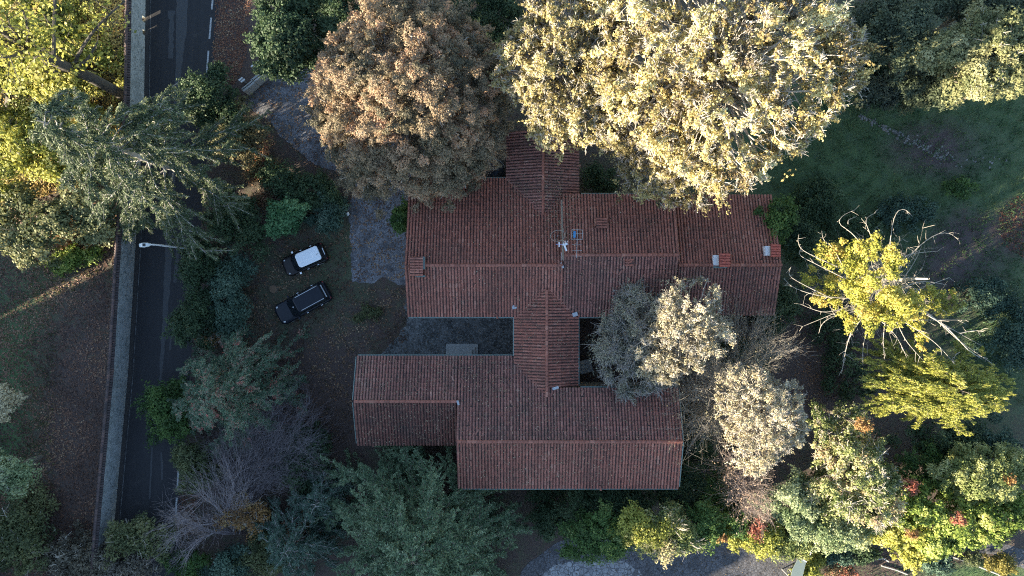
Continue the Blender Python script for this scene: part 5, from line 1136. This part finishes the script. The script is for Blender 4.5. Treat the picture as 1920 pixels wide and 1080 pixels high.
# ---------------------------------------------------------------- ground cover
DRV = [(455, 195), (510, 140), (570, 120), (790, 345), (790, 520), (657, 530), (655, 385), (540, 268)]
scatter("lawn_grass", "short green grass on the lawn and field", "grass", [[(1380, 190), (1925, 150), (1925, 760), (1700, 740), (1500, 640), (1480, 420)]], 17000, .12, [(.025, .065, .028), (.055, .12, .05), (.10, .17, .075), (.17, .20, .10)], 1, upright=True, aspect=.3, clumpy=.8)
scatter("mown_grass", "mown grass in the bottom right garden", "grass", [[(1540, 1050), (1760, 1034), (1830, 1045), (1925, 1085), (1925, 1110), (1540, 1110)]], 9000, .08, [(.02, .06, .03), (.04, .10, .05), (.07, .14, .07)], 2, upright=True, aspect=.3)
PARK = [(-40, -40), (238, -40), (222, 400), (205, 620), (175, 1000), (170, 1110), (-40, 1110)]
scatter("park_grass", "grass in the park beyond the wall", "grass", [[(-40, 560), (110, 540), (100, 1000), (-40, 1000)], [(60, 440), (200, 440), (180, 540), (60, 560)], [(-40, -40), (230, -40), (225, 330), (-40, 400)]], 9000, .10, [(.04, .05, .02), (.08, .09, .035), (.14, .14, .06), (.24, .22, .09)], 3, upright=True, aspect=.35, clumpy=.7)
scatter("yellow_leaves", "bright yellow and orange fallen leaves in the top left park", "leaf litter", [[(-40, -40), (232, -40), (226, 330), (-40, 400)]], 26000, .09, [(.20, .12, .04), (.38, .26, .07), (.52, .40, .12), (.60, .50, .20)], 9, aspect=.75, zf=.04, zvar=.12, clumpy=.3)
scatter("park_leaves", "fallen brown leaves on the park ground", "leaf litter", [PARK], 15000, .085, [(.06, .038, .032), (.11, .065, .05), (.17, .09, .06), (.25, .13, .085), (.36, .24, .15)], 4, aspect=.75, clumpy=.5)
GARD = [(455, 430), (650, 430), (660, 535), (765, 540), (765, 640), (660, 670), (660, 830), (560, 830), (455, 640)]
scatter("garden_weeds", "thin grass and weeds around the parked cars", "grass", [GARD, [(430, 540), (480, 540), (480, 700), (430, 700)]], 9000, .08, [(.035, .045, .02), (.06, .065, .03), (.10, .10, .05), (.14, .13, .07)], 5, upright=True, aspect=.35, clumpy=.9)
scatter("fallen_leaves", "fallen leaves on the garden ground and drive", "leaf litter", [GARD, DRV, [(405, -20), (470, -20), (450, 150), (392, 170)], [(1490, 600), (1600, 600), (1600, 760), (1490, 760)]], 9000, .075, [(.06, .04, .035), (.14, .08, .05), (.25, .14, .08), (.42, .30, .19)], 6, aspect=.75, zf=.03, clumpy=.8)
scatter("verge_leaves", "thick rusty leaf litter on the road verge", "leaf litter", [[(408, -60), (475, -60), (462, 110), (440, 160), (396, 170)], [(338, 900), (372, 930), (360, 1000), (330, 1000)], [(1872, 400), (1905, 365), (1930, 370), (1930, 490), (1880, 460)]], 14000, .07, [(.06, .03, .025), (.13, .055, .035), (.22, .09, .05), (.30, .14, .08)], 7, aspect=.75)
scatter("yard_leaves", "scattered small leaves on the paved yard and path", "leaf litter", [[(1010, 1030), (1500, 1020), (1490, 1100), (1000, 1100)], [(1530, 1020), (1920, 1030), (1920, 1060), (1530, 1040)], [(735, 590), (965, 590), (965, 670), (735, 670)], [(1090, 590), (1280, 590), (1280, 730), (1090, 730)]], 2200, .05, [(.06, .05, .04), (.14, .10, .06), (.28, .20, .12)], 8, aspect=.7, zf=.03)
# rubble line across the lawn
rng = np.random.default_rng(12); n = 330; t = rng.beta(1.1, 1.0, n); 
path = smooth_path([(1612, 218, 0), (1660, 240, 0), (1720, 268, 0), (1790, 300, 0), (1880, 298, 0)], 60)
pp = path[(t * 59).astype(int)][:, :2] + rng.normal(0, 1, (n, 2)) * (2 + 5 * t)[:, None]
V, F, r_ = [], [], random.Random(2)
for (x, y), tt in zip(pp, t):
    if tt > .72 and r_.random() < .75: continue
    c = P(x, y); s = r_.uniform(.03, .11); b_ = len(V)
    V += [(c[0] + s * dx * r_.uniform(.6, 1.3), c[1] + s * dy * r_.uniform(.6, 1.3), z * s * r_.uniform(.5, 1.1)) for dx, dy, z in ((-1, -1, -.2), (1, -1, -.2), (1, 1, -.2), (-1, 1, -.2), (-.7, -.6, 1), (.6, -.7, 1), (.7, .6, 1), (-.6, .7, 1))]
    F += [tuple(b_ + i for i in f) for f in ((4, 5, 6, 7), (0, 1, 5, 4), (1, 2, 6, 5), (2, 3, 7, 6), (3, 0, 4, 7))]
me = bpy.data.meshes.new("rubble_stones"); me.from_pydata(V, [], F); me.update()
tag(link("rubble_stones", me, None, (plain("rubble", (.22, .21, .20), .9, var=.5, scale=9),)), "line of small pale rubble stones across the lawn", "stones", None, 'stuff')
# leaves lying on the roofs
def roof_z(x, y):
    if y > -2.2:
        if x < 3.9: z = 6.5 - (.36 if y > 1.734 else .38) * abs(y - 1.734)
        elif x < 12.65: z = 6.8 - (.36 if y > 2.5 else .382) * abs(y - 2.5)
        else: z = 6.2 - .365 * abs(y - 1.753)
        if 5.2 < y < 12.4 and -.4 < x < 5.2: z = max(z if y < 8.6 else 0, 5.1 - .385 * abs(x - 2.42))
        if y < 0 and .2 < x < 5.1: z = max(z, 5.86 - .38 * abs(x - 2.68))
        return z
    if y > -5.36 or (x > 2.7 and y > -7.7): return 5.86 - .38 * abs(x - 2.68)
    z = PZ(y) if y > -11.55 else PZ(-11.55) - .343 * (-11.55 - y)
    if x < -4.2: z = PZ(y) if y > -8.7 else PZ(-8.7) - .36 * (-8.7 - y)
    return max(z, 5.86 - .38 * abs(x - 2.68)) if .2 < x < 5.15 and y > -8.3 else z
rng = np.random.default_rng(21); C = []
for x0, x1, y0, y1, n in ((-8.1, 12.6, -2.1, 8.4, 1500), (12.7, 20.5, -2, 7.2, 500), (-12, -4.3, -12.2, -5.5, 1500), (-4.1, 12.7, -15.2, -7.8, 2600), (.3, 5.1, -7.6, -.3, 420), (-.3, 5.2, 5.4, 12.2, 700), (2.5, 5.4, 3.6, 8.4, 700), (-4.1, .1, -8, -5.5, 400), (10, 20, -2, 1.5, 500)):
    for _ in range(n):
        x, y = rng.uniform(x0, x1), rng.uniform(y0, y1)
        if x > 4 and x < 12.6 and y > 7.2: continue
        C.append((x, y, roof_z(x, y) + .10 + rng.uniform(0, .03)))
C = np.array(C); V = leaf_quads(C, unit(rng.normal(0, .35, C.shape) + [0, 0, 1]), .042, .7, rng)
tag(quads("roof_leaves", V, mkq(V), leafmat([(.07, .05, .035), (.16, .11, .07), (.32, .24, .15), (.48, .38, .26)], .1), None, np.clip(rng.normal(.5, .28, len(C)), 0, 1)), "small fallen leaves lying on the roof tiles", "leaf litter", None, 'stuff')
